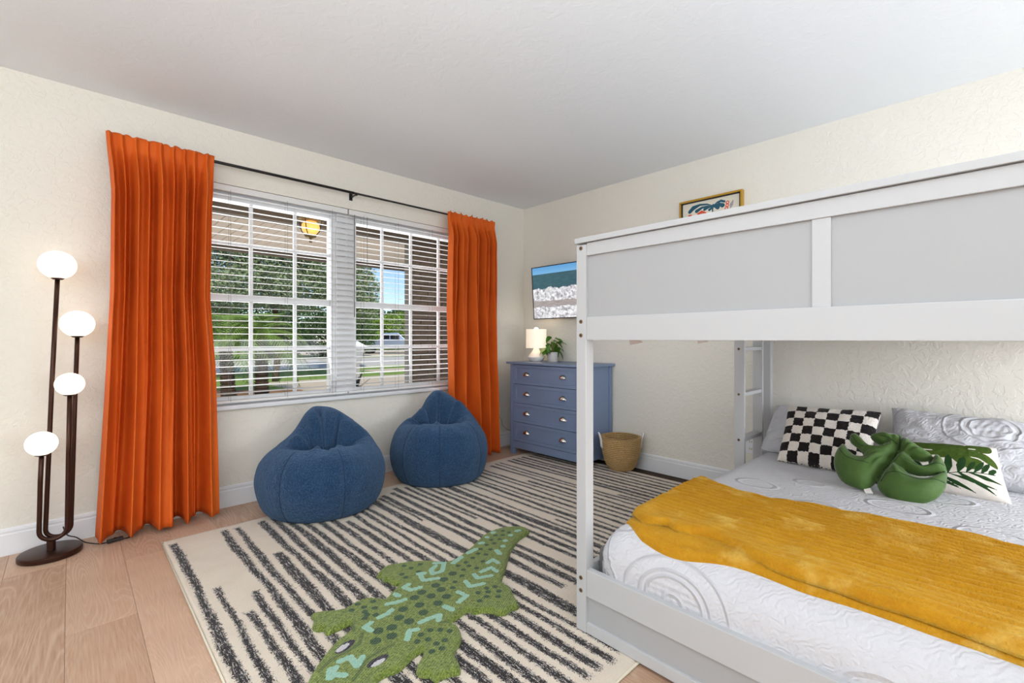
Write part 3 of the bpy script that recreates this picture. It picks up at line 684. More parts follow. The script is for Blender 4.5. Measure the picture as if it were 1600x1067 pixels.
# ------------------------------------------------------------ bean bags
def bean(cx, cy, rx_, ry_, hpk, lab, seed, peak, rim, crater, folds, seams, ang0):
    root = thing('bean_bag', lab, 'bean bag', (cx, cy, RZ))
    nu, nv = 200, 150
    b = Vector((cx-CAM.x, cy-CAM.y, 0)).normalized(); rt = Vector((b.y, -b.x, 0))   # bag frame: back direction b, right rt
    rmax = max(rx_, ry_)
    # (radius fraction, height fraction) outline of the side up to the crown
    side = crom([(0, 0), (.45, 0), (.74, 0), (.84, .025), (.93, .12), (.99, .28), (1.0, .42), (.965, .56), (.89, .68), (.78, .765), (.64, .81), (.48, .80), (.32, .74), (.16, .66), (0, .62)], 12)
    sl = np.array(side); s_ = np.linspace(0, 1, nv); L_ = np.r_[0, np.cumsum(np.hypot(*np.diff(sl, axis=0).T))]; L_ /= L_[-1]
    pr = np.interp(s_, L_, sl[:, 0]); ph = np.interp(s_, L_, sl[:, 1])
    P = np.zeros((nu, nv, 3))
    for i in range(nu):
        th = 2*PI*i/nu; c_, s1 = math.cos(th), math.sin(th)     # c_: towards back, s1: right
        for j in range(nv):
            r, h = pr[j], ph[j]
            lx, lb = r*s1*rx_, r*c_*ry_
            z = h*rim
            top = max(0, min(1, (h-.45)/.3)) if r > .0 else 1
            if s_[j] > .5 and r < .6: top = 1
            # crest that runs over the back of the bag
            px_, pb_, ps, pw, pd = peak
            gb = math.exp(-(abs(lx-px_)/(pw[0] if lx < px_ else pw[1]))**2)*(1/(1+math.exp(-(lb-pb_)/pd)))
            z += top*(hpk-rim*.78)*gb
            z += top*(-crater[2])*math.exp(-((lx-crater[0])/crater[3])**2-((lb-crater[1])/crater[4])**2)
            # folds radiating out of the seat
            dx, db = lx-crater[0], lb-crater[1]; rr = math.hypot(dx, db); an = math.atan2(db, dx)
            fo = 0
            for (fa, fw, fh, r0, r1) in folds:
                da = (an-fa+PI) % (2*PI)-PI
                fo += fh*math.exp(-(da/fw)**2)*max(0, min(1, (rr-r0)/.05))*max(0, min(1, (r1-rr)/.08))
            z += fo*top
            n_ = nz(lx*5, lb*5, z*5+seed)*.012+nz(lx*14, lb*14, z*14+seed)*.004
            if r > .5 or top > 0: 
                k = 1+n_*1.4
                lx *= k; lb *= k; z += n_*top
            # soft dents down the sides
            dn = 1-.012*math.sin(3*th+seed)*(1-abs(2*h-.8))
            for a0 in seams:
                da = (th-a0+PI) % (2*PI)-PI; dn -= .012*math.exp(-(da/.035)**2)*(1 if h < .75 else .5)
            lx *= dn; lb *= dn
            if z < 0: z = 0
            v = rt*lx+b*lb
            P[i, j] = (v.x, v.y, z+.001)
    body = link('cover', grid_mesh('cover', P, closed_u=True), M['bean'], root)
    for a0 in seams:
        i = int(round((a0 % (2*PI))/(2*PI)*nu)) % nu
        j0 = int(nv*.26); j1 = int(nv*.74)
        link('seam', MB().tube([tuple(P[i, j]*np.array([1.0015, 1.0015, 1])) for j in range(j0, j1, 3)], .0022, 5).mesh('seam', smooth=True), M['seamdark'], root)
    # base piping
    j = int(nv*.30)
    link('seam', MB().tube([tuple(P[i % nu, j]*np.array([1.001, 1.001, 1])) for i in range(0, nu+1, 4)], .0025, 5).mesh('seam', smooth=True), M['seamdark'], root)
    return root
FR = PI  # front
bean(-2.275, -.452, .385, .355, .60, 'wide blue plush bean bag under the window, the one nearer the floor lamp', 1.3,
    (-.05, .07, 0, (.12, .30), .022), .50, (.03, -.035, .15, .17, .055),
    [(2.75, .13, .065, .04, .26), (2.35, .07, -.05, .04, .28), (-1.1, .12, .022, .05, .2), (-2.0, .10, .028, .05, .22), (1.15, .10, -.11, .0, .20), (1.8, .10, -.05, .03, .28), (.45, .09, -.04, .05, .3), (-.2, .14, .03, .08, .3), (-1.6, .08, -.025, .04, .2)], (FR+.62, FR-.32, .8, -1.1), 0)
bean(-1.372, -.448, .372, .345, .635, 'rounder blue plush bean bag against the wall beside the right curtain', 4.1,
    (-.02, .08, 0, (.14, .24), .022), .54, (-.02, -.03, .16, .13, .06),
    [(3.0, .13, .045, .05, .28), (2.6, .08, -.06, .05, .3), (.12, .14, .04, .05, .28), (1.5, .09, -.12, .0, .19), (-.5, .10, -.04, .04, .22), (-2.4, .12, -.035, .04, .22), (-1.57, .14, .04, .03, .18), (2.1, .09, -.05, .04, .28), (.7, .1, .03, .05, .3)], (FR+.78, FR-.0, FR-.95, .6), 0)

# ------------------------------------------------------------ floor lamp
lamp = thing('floor_lamp', 'dark bronze floor lamp with four white globes left of the curtain', 'lamp', (-3.514, -.155, 0))
LO = Vector(lamp.location)
def lobj(mb_, nm, m, **k): o = mb_.obj(nm, m, lamp, **k); o.location = -LO; return o
autosmooth(lobj(MB().lathe([(.0, 0), (.112, 0), (.119, .003), (.120, .008), (.120, .022), (.117, .026), (.113, .0275), (0, .0275)], 56, (-3.514, -.155, 0)), 'base', M['bronze']))
autosmooth(lobj(MB().lathe([(0, .0275), (.017, .0275), (.017, .088), (.0155, .09), (0, .09)], 24, (-3.512, -.16, 0)), 'stem', M['bronze']))
globes = [((90, 414), -.125, .0735, (70, 815)), ((121, 506), -.125, .0695, (110, 815)), ((109, 600), -.185, .058, (104, 815)), ((65, 693), -.185, .060, (60, 815))]
ends = []
for (gp, yy, r_, bp) in globes:
    g = PA(gp[0], gp[1], yy); bpt = PA(bp[0], bp[1], yy); ends.append((g, bpt, r_))
    prof = [(r_*math.sin(PI*k/20)*1.0, -r_*.97*math.cos(PI*k/20)) for k in range(21)]; prof[0] = (0, prof[0][1]); prof[-1] = (0, prof[-1][1])
    lobj(MB().lathe(prof, 40, g), 'globe', M['globe'], smooth=True, merge=True)
    autosmooth(lobj(MB().lathe([(0, -r_*1.02), (.018, -r_*1.02), (.026, -r_*.93), (.026, -r_*.90), (0, -r_*.90)], 24, g), 'globe_collar', M['bronze']))
    light('lamp_bulb', 'POINT', g, .3, (1, .86, .68), r_*1.02)
def ubend(ga, ba, gb, bb, zc, nm):
    # one continuous bent tube from one globe down round the U and up to the other
    up1 = Vector((ga.x, ga.y, ga.z-.058)); up2 = Vector((gb.x, gb.y, gb.z-.058)); xc = (ba.x+bb.x)/2
    rr = abs(bb.x-ba.x)/2; pts = [up1, ba.lerp(up1, .5)]
    z0 = zc+rr
    for k in range(0, 13):
        a = PI+PI*k/12; pts.append(Vector((xc+rr*math.cos(a), ba.y, z0+rr*math.sin(a)*.98)))
    pts += [bb.lerp(up2, .5), up2]
    lobj(MB().tube(pts, .0098, 14), nm, M['bronze'], smooth=True)
gA, gB, gC, gD = ends
bA = PA(71, 790, -.145); bB = PA(111, 790, -.145); bC = PA(105, 790, -.178); bD = PA(61, 790, -.178)
for g in (gA, gB): g[0].y = -.125
ubend(gA[0], bA, gB[0], bB, .083, 'tube_arm'); ubend(gD[0], bD, gC[0], bC, .083, 'tube_arm')
sw = PG(180, 846, 0)
lobj(MB().tube(crom([(-3.47, -.05, .10), (-3.455, -.06, .055), (-3.42, -.055, .03), (-3.39, -.075, .004), (-3.36, -.13, .004), (-3.33, -.165, .004), (-3.30, -.178, .006)], 6), .003, 6), 'power_cord', M['cord'], smooth=True)
o = lobj(MB().box(-.034, .034, -.012, .012, 0, .018), 'foot_switch', M['cord'], bevel=.004); o.location = Vector((sw.x, sw.y, .0005))-LO; o.rotation_euler = (0, 0, .15)
o2 = MB().lathe([(0, .018), (.008, .018), (.008, .021), (0, .022)], 16).obj('switch_button', M['black'], o)
lobj(MB().tube(crom([(-3.236, -.176, .006), (-3.215, -.172, .004), (-3.19, -.13, .004), (-3.17, -.06, .004)], 6), .003, 6), 'power_cord', M['cord'], smooth=True)

# ------------------------------------------------------------ dresser
dr = thing('dresser', 'blue-grey four-drawer dresser with cup pulls in the corner by the window', 'dresser', (-.23, -.68, 0))
DO = Vector(dr.location)
def dbox(nm, x0, x1, y0, y1, z0, z1, b=.002, m=None, par=None):
    o = box(nm, m or M['dresser'], par or dr, x0, x1, y0, y1, z0, z1, b)
    o.location = o.location-DO-(Vector(par.location) if par else Vector((0, 0, 0))); return o
YL, YR, XF = -.252, -1.112, -.43
dbox('top', XF-.022, -.004, YR-.022, YL+.035, .846, .866, .003)
for (yy0, yy1) in ((YL-.042, YL), (YR, YR+.042)):
    dbox('leg', XF, XF+.042, yy0, yy1, RZ+.002 if yy0 < -1 else 0, .845)
    dbox('leg', -.060, -.018, yy0, yy1, 0, .845)
for yy in (YL-.026, YR+.008): dbox('side_panel', XF+.04, -.058, yy, yy+.018, .06, .845, .001)
dbox('back_panel', -.03, -.022, YR+.03, YL-.03, .06, .845, .001)
dbox('apron', XF+.003, XF+.018, YR+.042, YL-.042, .062, .128, .002)
dbox('carcass', XF+.028, -.04, YR+.03, YL-.03, .128, .84, .001, M['dark'])
zz = [.130, .307, .484, .661, .822+.02]
for k in range(4):
    z0, z1 = zz[k]+.002, zz[k+1]-.002; ya, yb = YR+.044, YL-.044
    d = dbox('drawer', XF+.010, XF+.026, ya, yb, z0, z1, .001)
    for a, b_ in (((ya, yb, z1-.028, z1)), ((ya, yb, z0, z0+.028))), : pass
    rim = MB()
    rim.box(XF+.001, XF+.012, ya, yb, z1-.026, z1); rim.box(XF+.001, XF+.012, ya, yb, z0, z0+.026)
    rim.box(XF+.001, XF+.012, ya, ya+.03, z0+.026, z1-.026); rim.box(XF+.001, XF+.012, yb-.03, yb, z0+.026, z1-.026)
    o = rim.obj('drawer_rim', M['dresser'], d, bevel=.0015); o.location = -DO-Vector(d.location)
    for yy in (-.458, -.890):
        zc = (z0+z1)/2+.005
        # cup pull: quarter shell on a back plate
        vs = []; fs = []; n1, n2 = 12, 7
        for i in range(n1+1):
            a = PI*i/n1
            for j in range(n2+1):
                bta = (PI/2)*j/n2
                vs.append((XF+.010-.030*math.sin(a)*math.sin(bta)-.0, yy+.039*math.cos(a), zc-.014+.034*math.sin(a)*math.cos(bta)))
        for i in range(n1):
            for j in range(n2): q = i*(n2+1)+j; fs.append((q, q+1, q+n2+2, q+n2+1))
        o = MB().add(vs, fs).obj('cup_pull', M['chrome'], d, smooth=True); o.location = -DO-Vector(d.location)
        sdm = o.modifiers.new('t', 'SOLIDIFY'); sdm.thickness = .002
TOPZ = .866

# table lamp
tl = thing('table_lamp', 'small table lamp with a white drum shade on the dresser', 'lamp', (-.20, -.372, TOPZ)); 
autosmooth(MB().lathe([(0, 0), (.052, 0), (.060, .006), (.082, .036), (.083, .042), (.078, .046), (.055, .078), (.034, .105), (.024, .125), (.020, .135), (0, .135)], 40).obj('base', M['ceramic'], tl))
MB().tube([(0, 0, .135), (0, 0, .20)], .006, 8).obj('socket', M['chrome'], tl)
o = MB().lathe([(.0965, .128), (.0985, .128), (.0985, .308), (.0965, .308), (.0965, .128)], 48).obj('lamp_shade', M['shade'], tl); autosmooth(o, 40)
MB().lathe([(0, .20), (.014, .205), (.028, .245), (.03, .27), (.026, .305), (.014, .322), (0, .328)], 20).obj('bulb', M['bulb'], tl, smooth=True)
MB().tube([(-.097, 0, .29), (.097, 0, .29)], .0015, 5).tube([(0, -.097, .29), (0, .097, .29)], .0015, 5).obj('shade_ring', M['chrome'], tl)
light('table_bulb', 'POINT', (-.20, -.372, TOPZ+.26), 1.3, (1, .86, .68), .035)

# potted plant
pp = thing('potted_plant', 'leafy green plant in a grey pot on the dresser', 'plant', (-.135, -.522, TOPZ))
autosmooth(MB().lathe([(0, 0), (.047, 0), (.049, .004), (.050, .088), (.047, .090), (.045, .088), (.044, .078), (0, .078)], 36).obj('pot', M['pot'], pp))
MB().lathe([(0, .079), (.044, .0785), (.0445, .076), (0, .07)], 20).obj('soil', M['soil'], pp)
def leafmesh(L, Wd, fold=.25, curl=.5):
    n, m_ = 9, 5; vs = []; fs = []
    for i in range(n+1):
        t = i/n; w_ = Wd*(math.sin(PI*min(1, t*1.05)**.72))*.5 if i < n else 0
        for j in range(m_):
            s_ = (j/(m_-1)-.5)*2
            vs.append((s_*w_, L*(t-.12*t*t*curl), -curl*L*.45*t*t+abs(s_)*w_*fold))
    for i in range(n):
        for j in range(m_-1): q = i*m_+j; fs.append((q, q+1, q+m_+1, q+m_))
    return MB().add(vs, fs).mesh('leaf', smooth=True)
lms = [leafmesh(.125, .085), leafmesh(.11, .078, .2, .8), leafmesh(.095, .055, .4, 1.1)]
rr = random.Random(4)
for k in range(24):
    a = rr.uniform(0, 2*PI); hh = rr.uniform(.10, .235); rad = rr.uniform(.01, .062)*(1.15 if hh < .19 else .7)
    if math.cos(a)*rad > .04: rad *= .5
    tip = Vector((rad*math.cos(a), rad*math.sin(a), hh))
    st = MB().tube(crom([(rr.uniform(-.012, .012), rr.uniform(-.012, .012), .078), (tip.x*.4, tip.y*.4, hh*.75+.01), tuple(tip)], 4), .0016, 5).obj('stem', M['stem'], pp, smooth=True)
    o = link('leaf', lms[k % 3], M['leaf'], pp); o.location = tip; o.rotation_euler = (rr.uniform(-.9, -.1), rr.uniform(-.4, .4), a-PI/2)
    o.rotation_euler[0] = rr.uniform(-.95, .05)
# basket
bk = thing('seagrass_basket', 'round woven seagrass basket with white handles beside the dresser', 'basket', (-.172, -1.30, RZ+.001))
nu, nv = 144, 330; rows = 19
P = np.zeros((nu, nv, 3)); UU = np.zeros((nu, nv)); VV = np.zeros((nu, nv))
prof = crom([(.03, .0), (.075, 0), (.10, .018), (.128, .075), (.146, .15), (.153, .215), (.155, .265), (.150, .268), (.145, .26), (.14, .15), (.12, .07), (.09, .03), (.0, .022)], 16)
sl = np.array(prof); L_ = np.r_[0, np.cumsum(np.hypot(*np.diff(sl, axis=0).T))]; s_ = np.linspace(0, 1, nv)
for j in range(nv):
    r0 = np.interp(s_[j]*L_[-1], L_, sl[:, 0]); z0 = np.interp(s_[j]*L_[-1], L_, sl[:, 1]); out = 1 if s_[j] < .5 else -1
    coil = abs(math.sin(PI*s_[j]*L_[-1]/.0150))*.0075
    for i in range(nu):
        a = 2*PI*i/nu; tw = .0012*math.sin(58*a*1.0+s_[j]*60)
        P[i, j] = ((max(r0, .0)+out*(coil+tw)*(1 if r0 > .05 else 0))*math.cos(a), (max(r0, 0)+out*(coil+tw)*(1 if r0 > .05 else 0))*math.sin(a), z0)
        UU[i, j] = i/nu; VV[i, j] = s_[j]*L_[-1]/.0150
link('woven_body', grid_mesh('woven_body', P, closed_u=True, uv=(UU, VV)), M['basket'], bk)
# handles: left and right as seen across the bag
hd = Vector((R.x, R.y, 0))
for sgn in (-1, 1):
    b_ = hd*sgn*.158; t_ = Vector((-hd.y, hd.x, 0))
    pts = [b_-t_*.022+Vector((0, 0, .175)), b_*1.04-t_*.026+Vector((0, 0, .24)), b_*1.12-t_*.02+Vector((0, 0, .285)), b_*1.16+Vector((0, 0, .298)), b_*1.12+t_*.02+Vector((0, 0, .285)), b_*1.04+t_*.026+Vector((0, 0, .24)), b_+t_*.022+Vector((0, 0, .175))]
    link('handle', MB().tube(crom([tuple(p) for p in pts], 4), .0055, 8).mesh('handle', smooth=True), simple('cotton_rope', srgb(235, 232, 228), .9, bump=(200, .5, .002)), bk)

# TV on the wall
tv = thing('television', 'thin wall-mounted screen showing ocean surf above the dresser', 'television', (-.07, -.70, 1.535))
tvw, tvh = .965, .515
P = np.zeros((30, 18, 3)); UU = np.zeros((30, 18)); VV = np.zeros((30, 18))
for i in range(30):
    for j in range(18): u_, v_ = i/29, j/17; P[i, j] = (-.0175, (.5-u_)*(tvw-.016), (v_-.5)*(tvh-.016)); UU[i, j] = u_; VV[i, j] = v_
link('screen', grid_mesh('screen', P, uv=(UU, VV)), M['tv'], tv)
mb = MB(); a, b_ = tvw/2, tvh/2
mb.box(-.016, .012, -a, a, -b_, b_); link('casing', mb.mesh('casing', bevel=.003), M['black'], tv)
mb = MB(); t_ = .008
mb.box(-.021, -.016, -a, a, b_-t_, b_); mb.box(-.021, -.016, -a, a, -b_, -b_+t_); mb.box(-.021, -.016, -a, -a+t_, -b_, b_); mb.box(-.021, -.016, a-t_, a, -b_, b_)
link('bezel', mb.mesh('bezel'), M['black'], tv)
link('wall_mount', MB().box(.012, .066, -.12, .12, -.08, .08).mesh('wall_mount', bevel=.003), M['black'], tv)
tv.rotation_euler = (0, math.radians(-4), 0)

# framed palm print
pf = thing('framed_print', 'gold framed palm leaf print on the wall above the bunk bed', 'picture', (0, -1.968, 1.96))
fy, fz = .232, .176
mb = MB(); t_ = .014
mb.box(-.036, -.001, -fy, fy, fz-t_, fz); mb.box(-.036, -.001, -fy, fy, -fz, -fz+t_); mb.box(-.036, -.001, -fy, -fy+t_, -fz+t_, fz-t_); mb.box(-.036, -.001, fy-t_, fy, -fz+t_, fz-t_)
link('frame', mb.mesh('frame', bevel=.0015), M['gold'], pf)
mb = MB(); q = fy-t_; e = fz-t_; t2 = .008
mb.box(-.030, -.004, -q, q, e-t2, e); mb.box(-.030, -.004, -q, q, -e, -e+t2); mb.box(-.030, -.004, -q, -q+t2, -e, e); mb.box(-.030, -.004, q-t2, q, -e, e)
link('frame_lip', mb.mesh('frame_lip'), M['dark'], pf)
q -= t2; e -= t2; nx_, ny_ = 170, 130
YY, ZZ = np.meshgrid(np.linspace(q, -q, nx_), np.linspace(-e, e, ny_), indexing='ij')
def art(x, y): p = PB(1040+x/10, 270+y/10, -.025); return (p.y+1.968, p.z-1.96)
def strokes(lst):
    out = np.full(YY.shape, -1.)
    for pts, ws in lst: out = np.maximum(out, line_sd(YY, ZZ, [art(*p) for p in pts], ws))
    return out
teal = strokes([([(740, 510), (640, 490), (530, 500), (430, 550), (375, 610)], [.002, .006, .008, .016, .014]), ([(735, 520), (640, 520), (560, 545), (480, 600)], [.002, .005, .009, .013]), ([(735, 525), (670, 535), (605, 570)], [.002, .007, .011]), ([(735, 530), (710, 555), (680, 575)], [.002, .008, .010]),
 ([(745, 510), (800, 460), (860, 435), (915, 445)], [.003, .006, .009, .008]), ([(745, 515), (830, 480), (885, 505)], [.003, .008, .016]), ([(750, 520), (810, 535)], [.006, .016]), ([(740, 500), (730, 560), (728, 605)], [.008, .005, .005]), ([(728, 605), (735, 900)], [.005, .006])])
coral = strokes([([(500, 640), (560, 612), (630, 622)], [.007, .012, .003]), ([(360, 670), (400, 660)], [.006, .004]), ([(640, 760), (820, 740)], [.012, .02]), ([(500, 820), (560, 900)], [.02, .02])])
for (x, y) in ((962, 458), (958, 505), (945, 550)):
    c_ = art(x, y); coral = np.maximum(coral, .0035-np.abs(np.hypot((YY-c_[0]), ZZ-c_[1])-.0095))
grey = strokes([([(1010, 545), (1025, 490), (1050, 425)], [.003, .012, .003])])
P = np.stack([np.full(YY.shape, -.020), YY, ZZ], -1)
link('print', grid_mesh('print', P, attrs={'teal': teal, 'coral': coral, 'grey': grey}, smooth=False), M['art'], pf)

# outlet + cord on the window wall
ot = thing('wall_outlet', 'white double outlet on the wall behind the bunk ladder', 'outlet', (0, -2.245, .339))
link('plate', MB().box(-.006, 0, -.035, .035, -.057, .057).mesh('plate', bevel=.003), M['trim'], ot)
for z in (-.025, .025):
    link('socket', MB().box(-.008, -.005, -.015, .015, z-.016, z+.016).mesh('socket', bevel=.003), M['ceramic'], ot)
    link('slot', MB().box(-.0086, -.0075, -.008, -.005, z-.006, z+.006).box(-.0086, -.0075, .005, .008, z-.006, z+.006).mesh('slot'), M['dark'], ot)
wc = MB().tube(crom([tuple(PA(x, y, -.004)) for x, y in ((762, 646), (772, 648), (779, 650), (783.5, 656), (785, 663), (790, 669), (800, 673), (812, 672))], 6), .0018, 6).obj('loose_cable', simple('tan_cord', srgb(110, 96, 84), .6), smooth=True)
tag(wc, 'thin loose cord hanging on the wall between curtain and dresser', 'cord')

# ------------------------------------------------------------ bunk bed
BX0, BX1, BY0, BY1 = -2.09, -.045, -2.353, -3.96
bed = thing('bunk_bed', 'white wooden bunk bed with panelled foot end on the right', 'bed', ((BX0+BX1)/2, (BY0+BY1)/2, RZ+.001))
BO = Vector(bed.location)
def bb(nm, x0, x1, y0, y1, z0, z1, b=.002, m=None):
    o = box(nm, m or M['bed'], bed, x0, x1, y0, y1, z0, z1, b); o.location = o.location-BO; return o
pw = .044; zb = RZ+.002
for (xa, ya) in ((BX0, BY0-pw), (BX1-pw, BY0-pw), (BX0, BY1), (BX1-pw, BY1)):
    bb('post', xa, xa+pw+.002, ya, ya+pw, zb, 1.427, .003)
for xa, xo in ((BX0, 1), (BX1, -1)):
    def fx(a, b_): return (xa+xo*a, xa+xo*b_) if xo > 0 else (xa-b_, xa-a)
    y0, y1 = BY1+pw, BY0-pw
    bb('cap_rail', *fx(-.006, .052), BY1-.004, BY0+.004, 1.4335, 1.4525, .0015)
    bb('top_rail', *fx(.004, .026), y0, y1, 1.386, 1.432)
    bb('end_panel', *fx(.013, .021), y0, y1, 1.16, 1.39, .0005, M['bedpanel'])
    bb('stile', *fx(.007, .018), -3.143, -3.102, 1.163, 1.386, .001)
    bb('upper_rail', *fx(.003, .028), y0, y1, 1.0785, 1.163)
    bb('lower_rail', *fx(.003, .028), y0, y1, .146, .244)
    bb('lower_panel', *fx(.013, .021), y0, y1, .052, .148, .0005, M['bedpanel'])
    bb('base_rail', *fx(.003, .026), y0, y1, zb, .053)
for ya in (BY0-.030, BY1+.008):     # long side rails
    x0, x1 = BX0+pw+.002, BX1-pw
    bb('side_rail', x0, x1, ya, ya+.022, 1.0785, 1.163); bb('side_rail', x0, x1, ya, ya+.022, .146, .243)
    bb('guard_rail', x0 if ya < -3 else x0, x1 if ya < -3 else x1-.52, ya, ya+.022, 1.386, 1.432); bb('guard_rail', x0, x1 if ya < -3 else x1-.52, ya, ya+.022, 1.25, 1.29)
for k in range(12):
    x = BX0+.12+k*(BX1-BX0-.24)/11
    bb('support_slat', x-.035, x+.035, BY1+.03, BY0-.03, 1.095, 1.110, .001)
    bb('support_slat', x-.035, x+.035, BY1+.03, BY0-.03, .150, .165, .001)
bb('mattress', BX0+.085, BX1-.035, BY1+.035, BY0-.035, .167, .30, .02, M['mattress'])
o = bb('bolt', 0, .001, 0, .001, 0, .001, 0); bpy.data.objects.remove(o)
boltm = MB().lathe([(0, 0), (.0035, 0), (.0035, .0014), (.0075, .0014), (.0078, 0), (.0078, -.002)], 16).mesh('bolt', smooth=False)
sockm = MB().lathe([(0, .0006), (.0034, .0006), (.0034, .0008), (0, .0008)], 8).mesh('bolt_socket')
def bolt(p, ry=-PI/2):
    o = link('bolt', boltm, M['brass'], bed); o.location = Vector(p)-BO; o.rotation_euler = (0, ry, 0)
    s_ = link('bolt_socket', sockm, M['dark'], o); return o
for (x, y) in ((908, 388), (908, 502.5), (908, 524), (907.5, 902.5), (908, 922.5)):
    p = PB(x, y, BX0-.001); bolt((BX0, -2.374, p.z))
for z in (1.405, 1.14, 1.10, .216, .175): bolt((BX0, BY1+.022, z))
# ladder on the long side, rungs along the bed
lx0, lx1 = -.55, -.24
lad = bed
for x in (lx0, lx1): bb('ladder_rail', x, x+.022, -2.396, -2.338, zb, 1.42, .003)
for z in (.205, .477, .75, 1.022, 1.30):
    bb('rung', lx0+.022, lx1, -2.392, -2.342, z-.011, z+.011, .002)
    p = bolt((lx0, -2.364, z+.0), -PI/2)

# upper bunk mattress and its sheet with two corners drooping through
up = thing('upper_mattress', 'upper bunk mattress in a pale sheet behind the guard panel', 'mattress', ((BX0+BX1)/2, (BY0+BY1)/2, 1.112))
link('mattress_core', MB().box(-.98, .98, -.76, .76, 0, .12).mesh('mattress_core', bevel=.025, seg=3), M['sheet'], up)
for (x, y, w_, dz) in ((986, 539, .03, .012), (1091, 537, .022, .008)):
    p = PA(x, y, -2.42); q0 = p-Vector(up.location)
    mb = MB(); 
    mb.add([(q0.x-w_, -.02+q0.y*0+.76-.0, -.03+.03), (q0.x+w_*.7, .76-.02, 0), (q0.x-w_*.2, q0.y, q0.z), (q0.x+w_*.2, q0.y-.05, q0.z+.01)], [(0, 2, 1), (0, 3, 2), (2, 3, 1), (0, 1, 3)])
    link('sheet_corner', mb.mesh('sheet_corner', smooth=False), M['sheet'], up)

# quilt on the lower bunk
QX0, QX1, QY0, QY1, QT = -2.062, -.085, -2.402, -3.92, .392
def edge_drop(d, r): # d: distance inside the edge
    if d >= r: return 0
    t = 1-max(0, d)/r; return r*(1-math.sqrt(max(0, 1-t*t)))
def quilt_z(x, y):
    dx = min(x-QX0, 1e9); dy = QY0-y; r = .135
    # rounded corner at the foot, long side
    z = QT
    a = max(0, 1-max(dx, 0)/.14); b_ = max(0, 1-max(dy, 0)/.11); t = min(1, (a**2.4+b_**2.4)**(1/2.4))
    z -= .135*(1-math.sqrt(max(0, 1-t*t)))
    z += .006*nz(x*3, y*3, 1)+.003*nz(x*9, y*9, 4)
    return z
nx_, ny_ = 230, 190
P = np.zeros((nx_, ny_, 3))
for i in range(nx_):
    for j in range(ny_):
        u_ = i/(nx_-1); v_ = j/(ny_-1)
        # parameter space extends over the edges: s<0 hangs down
        sx = -.115+u_*(QX1-QX0+.115); sy = -.115+v_*(QY0-QY1+.115)
        x = QX0+max(sx, 0); y = QY0-max(sy, 0)
        # corner pull-in
        z = quilt_z(x, y)
        hx = max(0, -sx); hy = max(0, -sy)
        z -= max(hx, hy)
        if hx > 0 and hy > 0: x += .0
        # little tuck-in below and rounded plan corner
        ck = max(0, .12-(x-QX0)); cy_ = max(0, .12-(QY0-y))
        if ck > 0 and cy_ > 0:
            dd = math.hypot(ck, cy_)
            if dd > .12: f = .12/dd; x = QX0+.12-ck*f; y = QY0-.12+cy_*f
        x += .012*nz(y*6, z*6, 2)*(1 if hx > 0 else 0)*.5+(.006 if hx > 0 else 0)
        P[i, j] = (x, y, max(z, .205))
qc = Vector((-1.05, -3.15, .2))
q = link('quilt', grid_mesh('quilt', P-np.array(qc)), M['quilt']); q.location = qc
sdm = q.modifiers.new('t', 'SOLIDIFY'); sdm.thickness = .008; sdm.offset = -1
tag(q, 'white medallion-stitched quilt covering the lower bunk', 'quilt')

# mustard throw, folded, across the foot of the bed
th = thing('throw_blanket', 'mustard yellow ribbed plush throw folded across the lower bunk', 'blanket', (-1.65, -3.1, QT))
TO = np.array(th.location)
def slab(name, xf, xb, y0, y1, zo, tk, ridges, seed):
    ny2 = 220; cs_ = []
    nt_ = 210; nb = 26; P = []
    for j in range(ny2):
        t = j/(ny2-1); y = y0+(y1-y0)*t
        a = xf(y); b_ = xb(y); ring = []
        # end rounding in thickness
        endf = min(1, math.sqrt(max(0, 1-max(0, 1-(y0-y)/.03)**2))+.05)
        for i in range(nt_):
            s_ = i/(nt_-1); x = a+(b_-a)*s_; e_ = min(s_, 1-s_)*(b_-a)
            rd = math.sqrt(max(0, 1-max(0, 1-e_/.022)**2))
            z = quilt_z(x, y)+zo+tk*rd*endf
            z += (ridges*(abs(math.sin(PI*x/.031+.8*nz(x*2, y*2.5, seed)))**.8-.5)*min(1, e_/.03)*min(1, .25+max(0, (s_-.15)/.3)))*endf
            z += .016*max(0, nz(x*5, y*3, seed))*endf+.006*nz(x*16, y*9, seed+2)*endf*rd
            ring.append((x, y, z))
        for i in range(nb):
            s_ = 1-i/(nb-1); x = a+(b_-a)*s_; ring.append((x, y, quilt_z(x, y)+zo+.001))
        P.append(ring)
    P = np.array(P).transpose(1, 0, 2)-TO
    return link(name, grid_mesh(name, P, closed_u=True), M['throw'], th)
fx1 = lambda y: -1.985-.035*math.exp(-((y+2.68)/.12)**2)+.06*max(0, min(1, 1-(-2.455-y)/.12))**1.5+.008*nz(y*6, 0, 3)
fx2 = lambda y: -1.955+.05*math.exp(-((y+2.78)/.10)**2)+.03*math.exp(-((y+2.62)/.03)**2)-.012*math.exp(-((y+2.98)/.1)**2)+.07*max(0, min(1, 1-(-2.455-y)/.1))**1.5-.025*max(0, min(1, (-2.9-y)/.3))+.010*nz(y*5, 0, 6)
bx = lambda y: -1.315+.035*nz(y*4, 0, 8)-.05*max(0, min(1, (-2.476-y)/.3))*max(0, min(1, (y+3.1)/.3))*2
slab('lower_fold', fx1, lambda y: bx(y)-.01, -2.455, -3.93, .004, .022, .003, 1)
slab('upper_fold', fx2, bx, -2.462, -3.925, .027, .026, .017, 5)

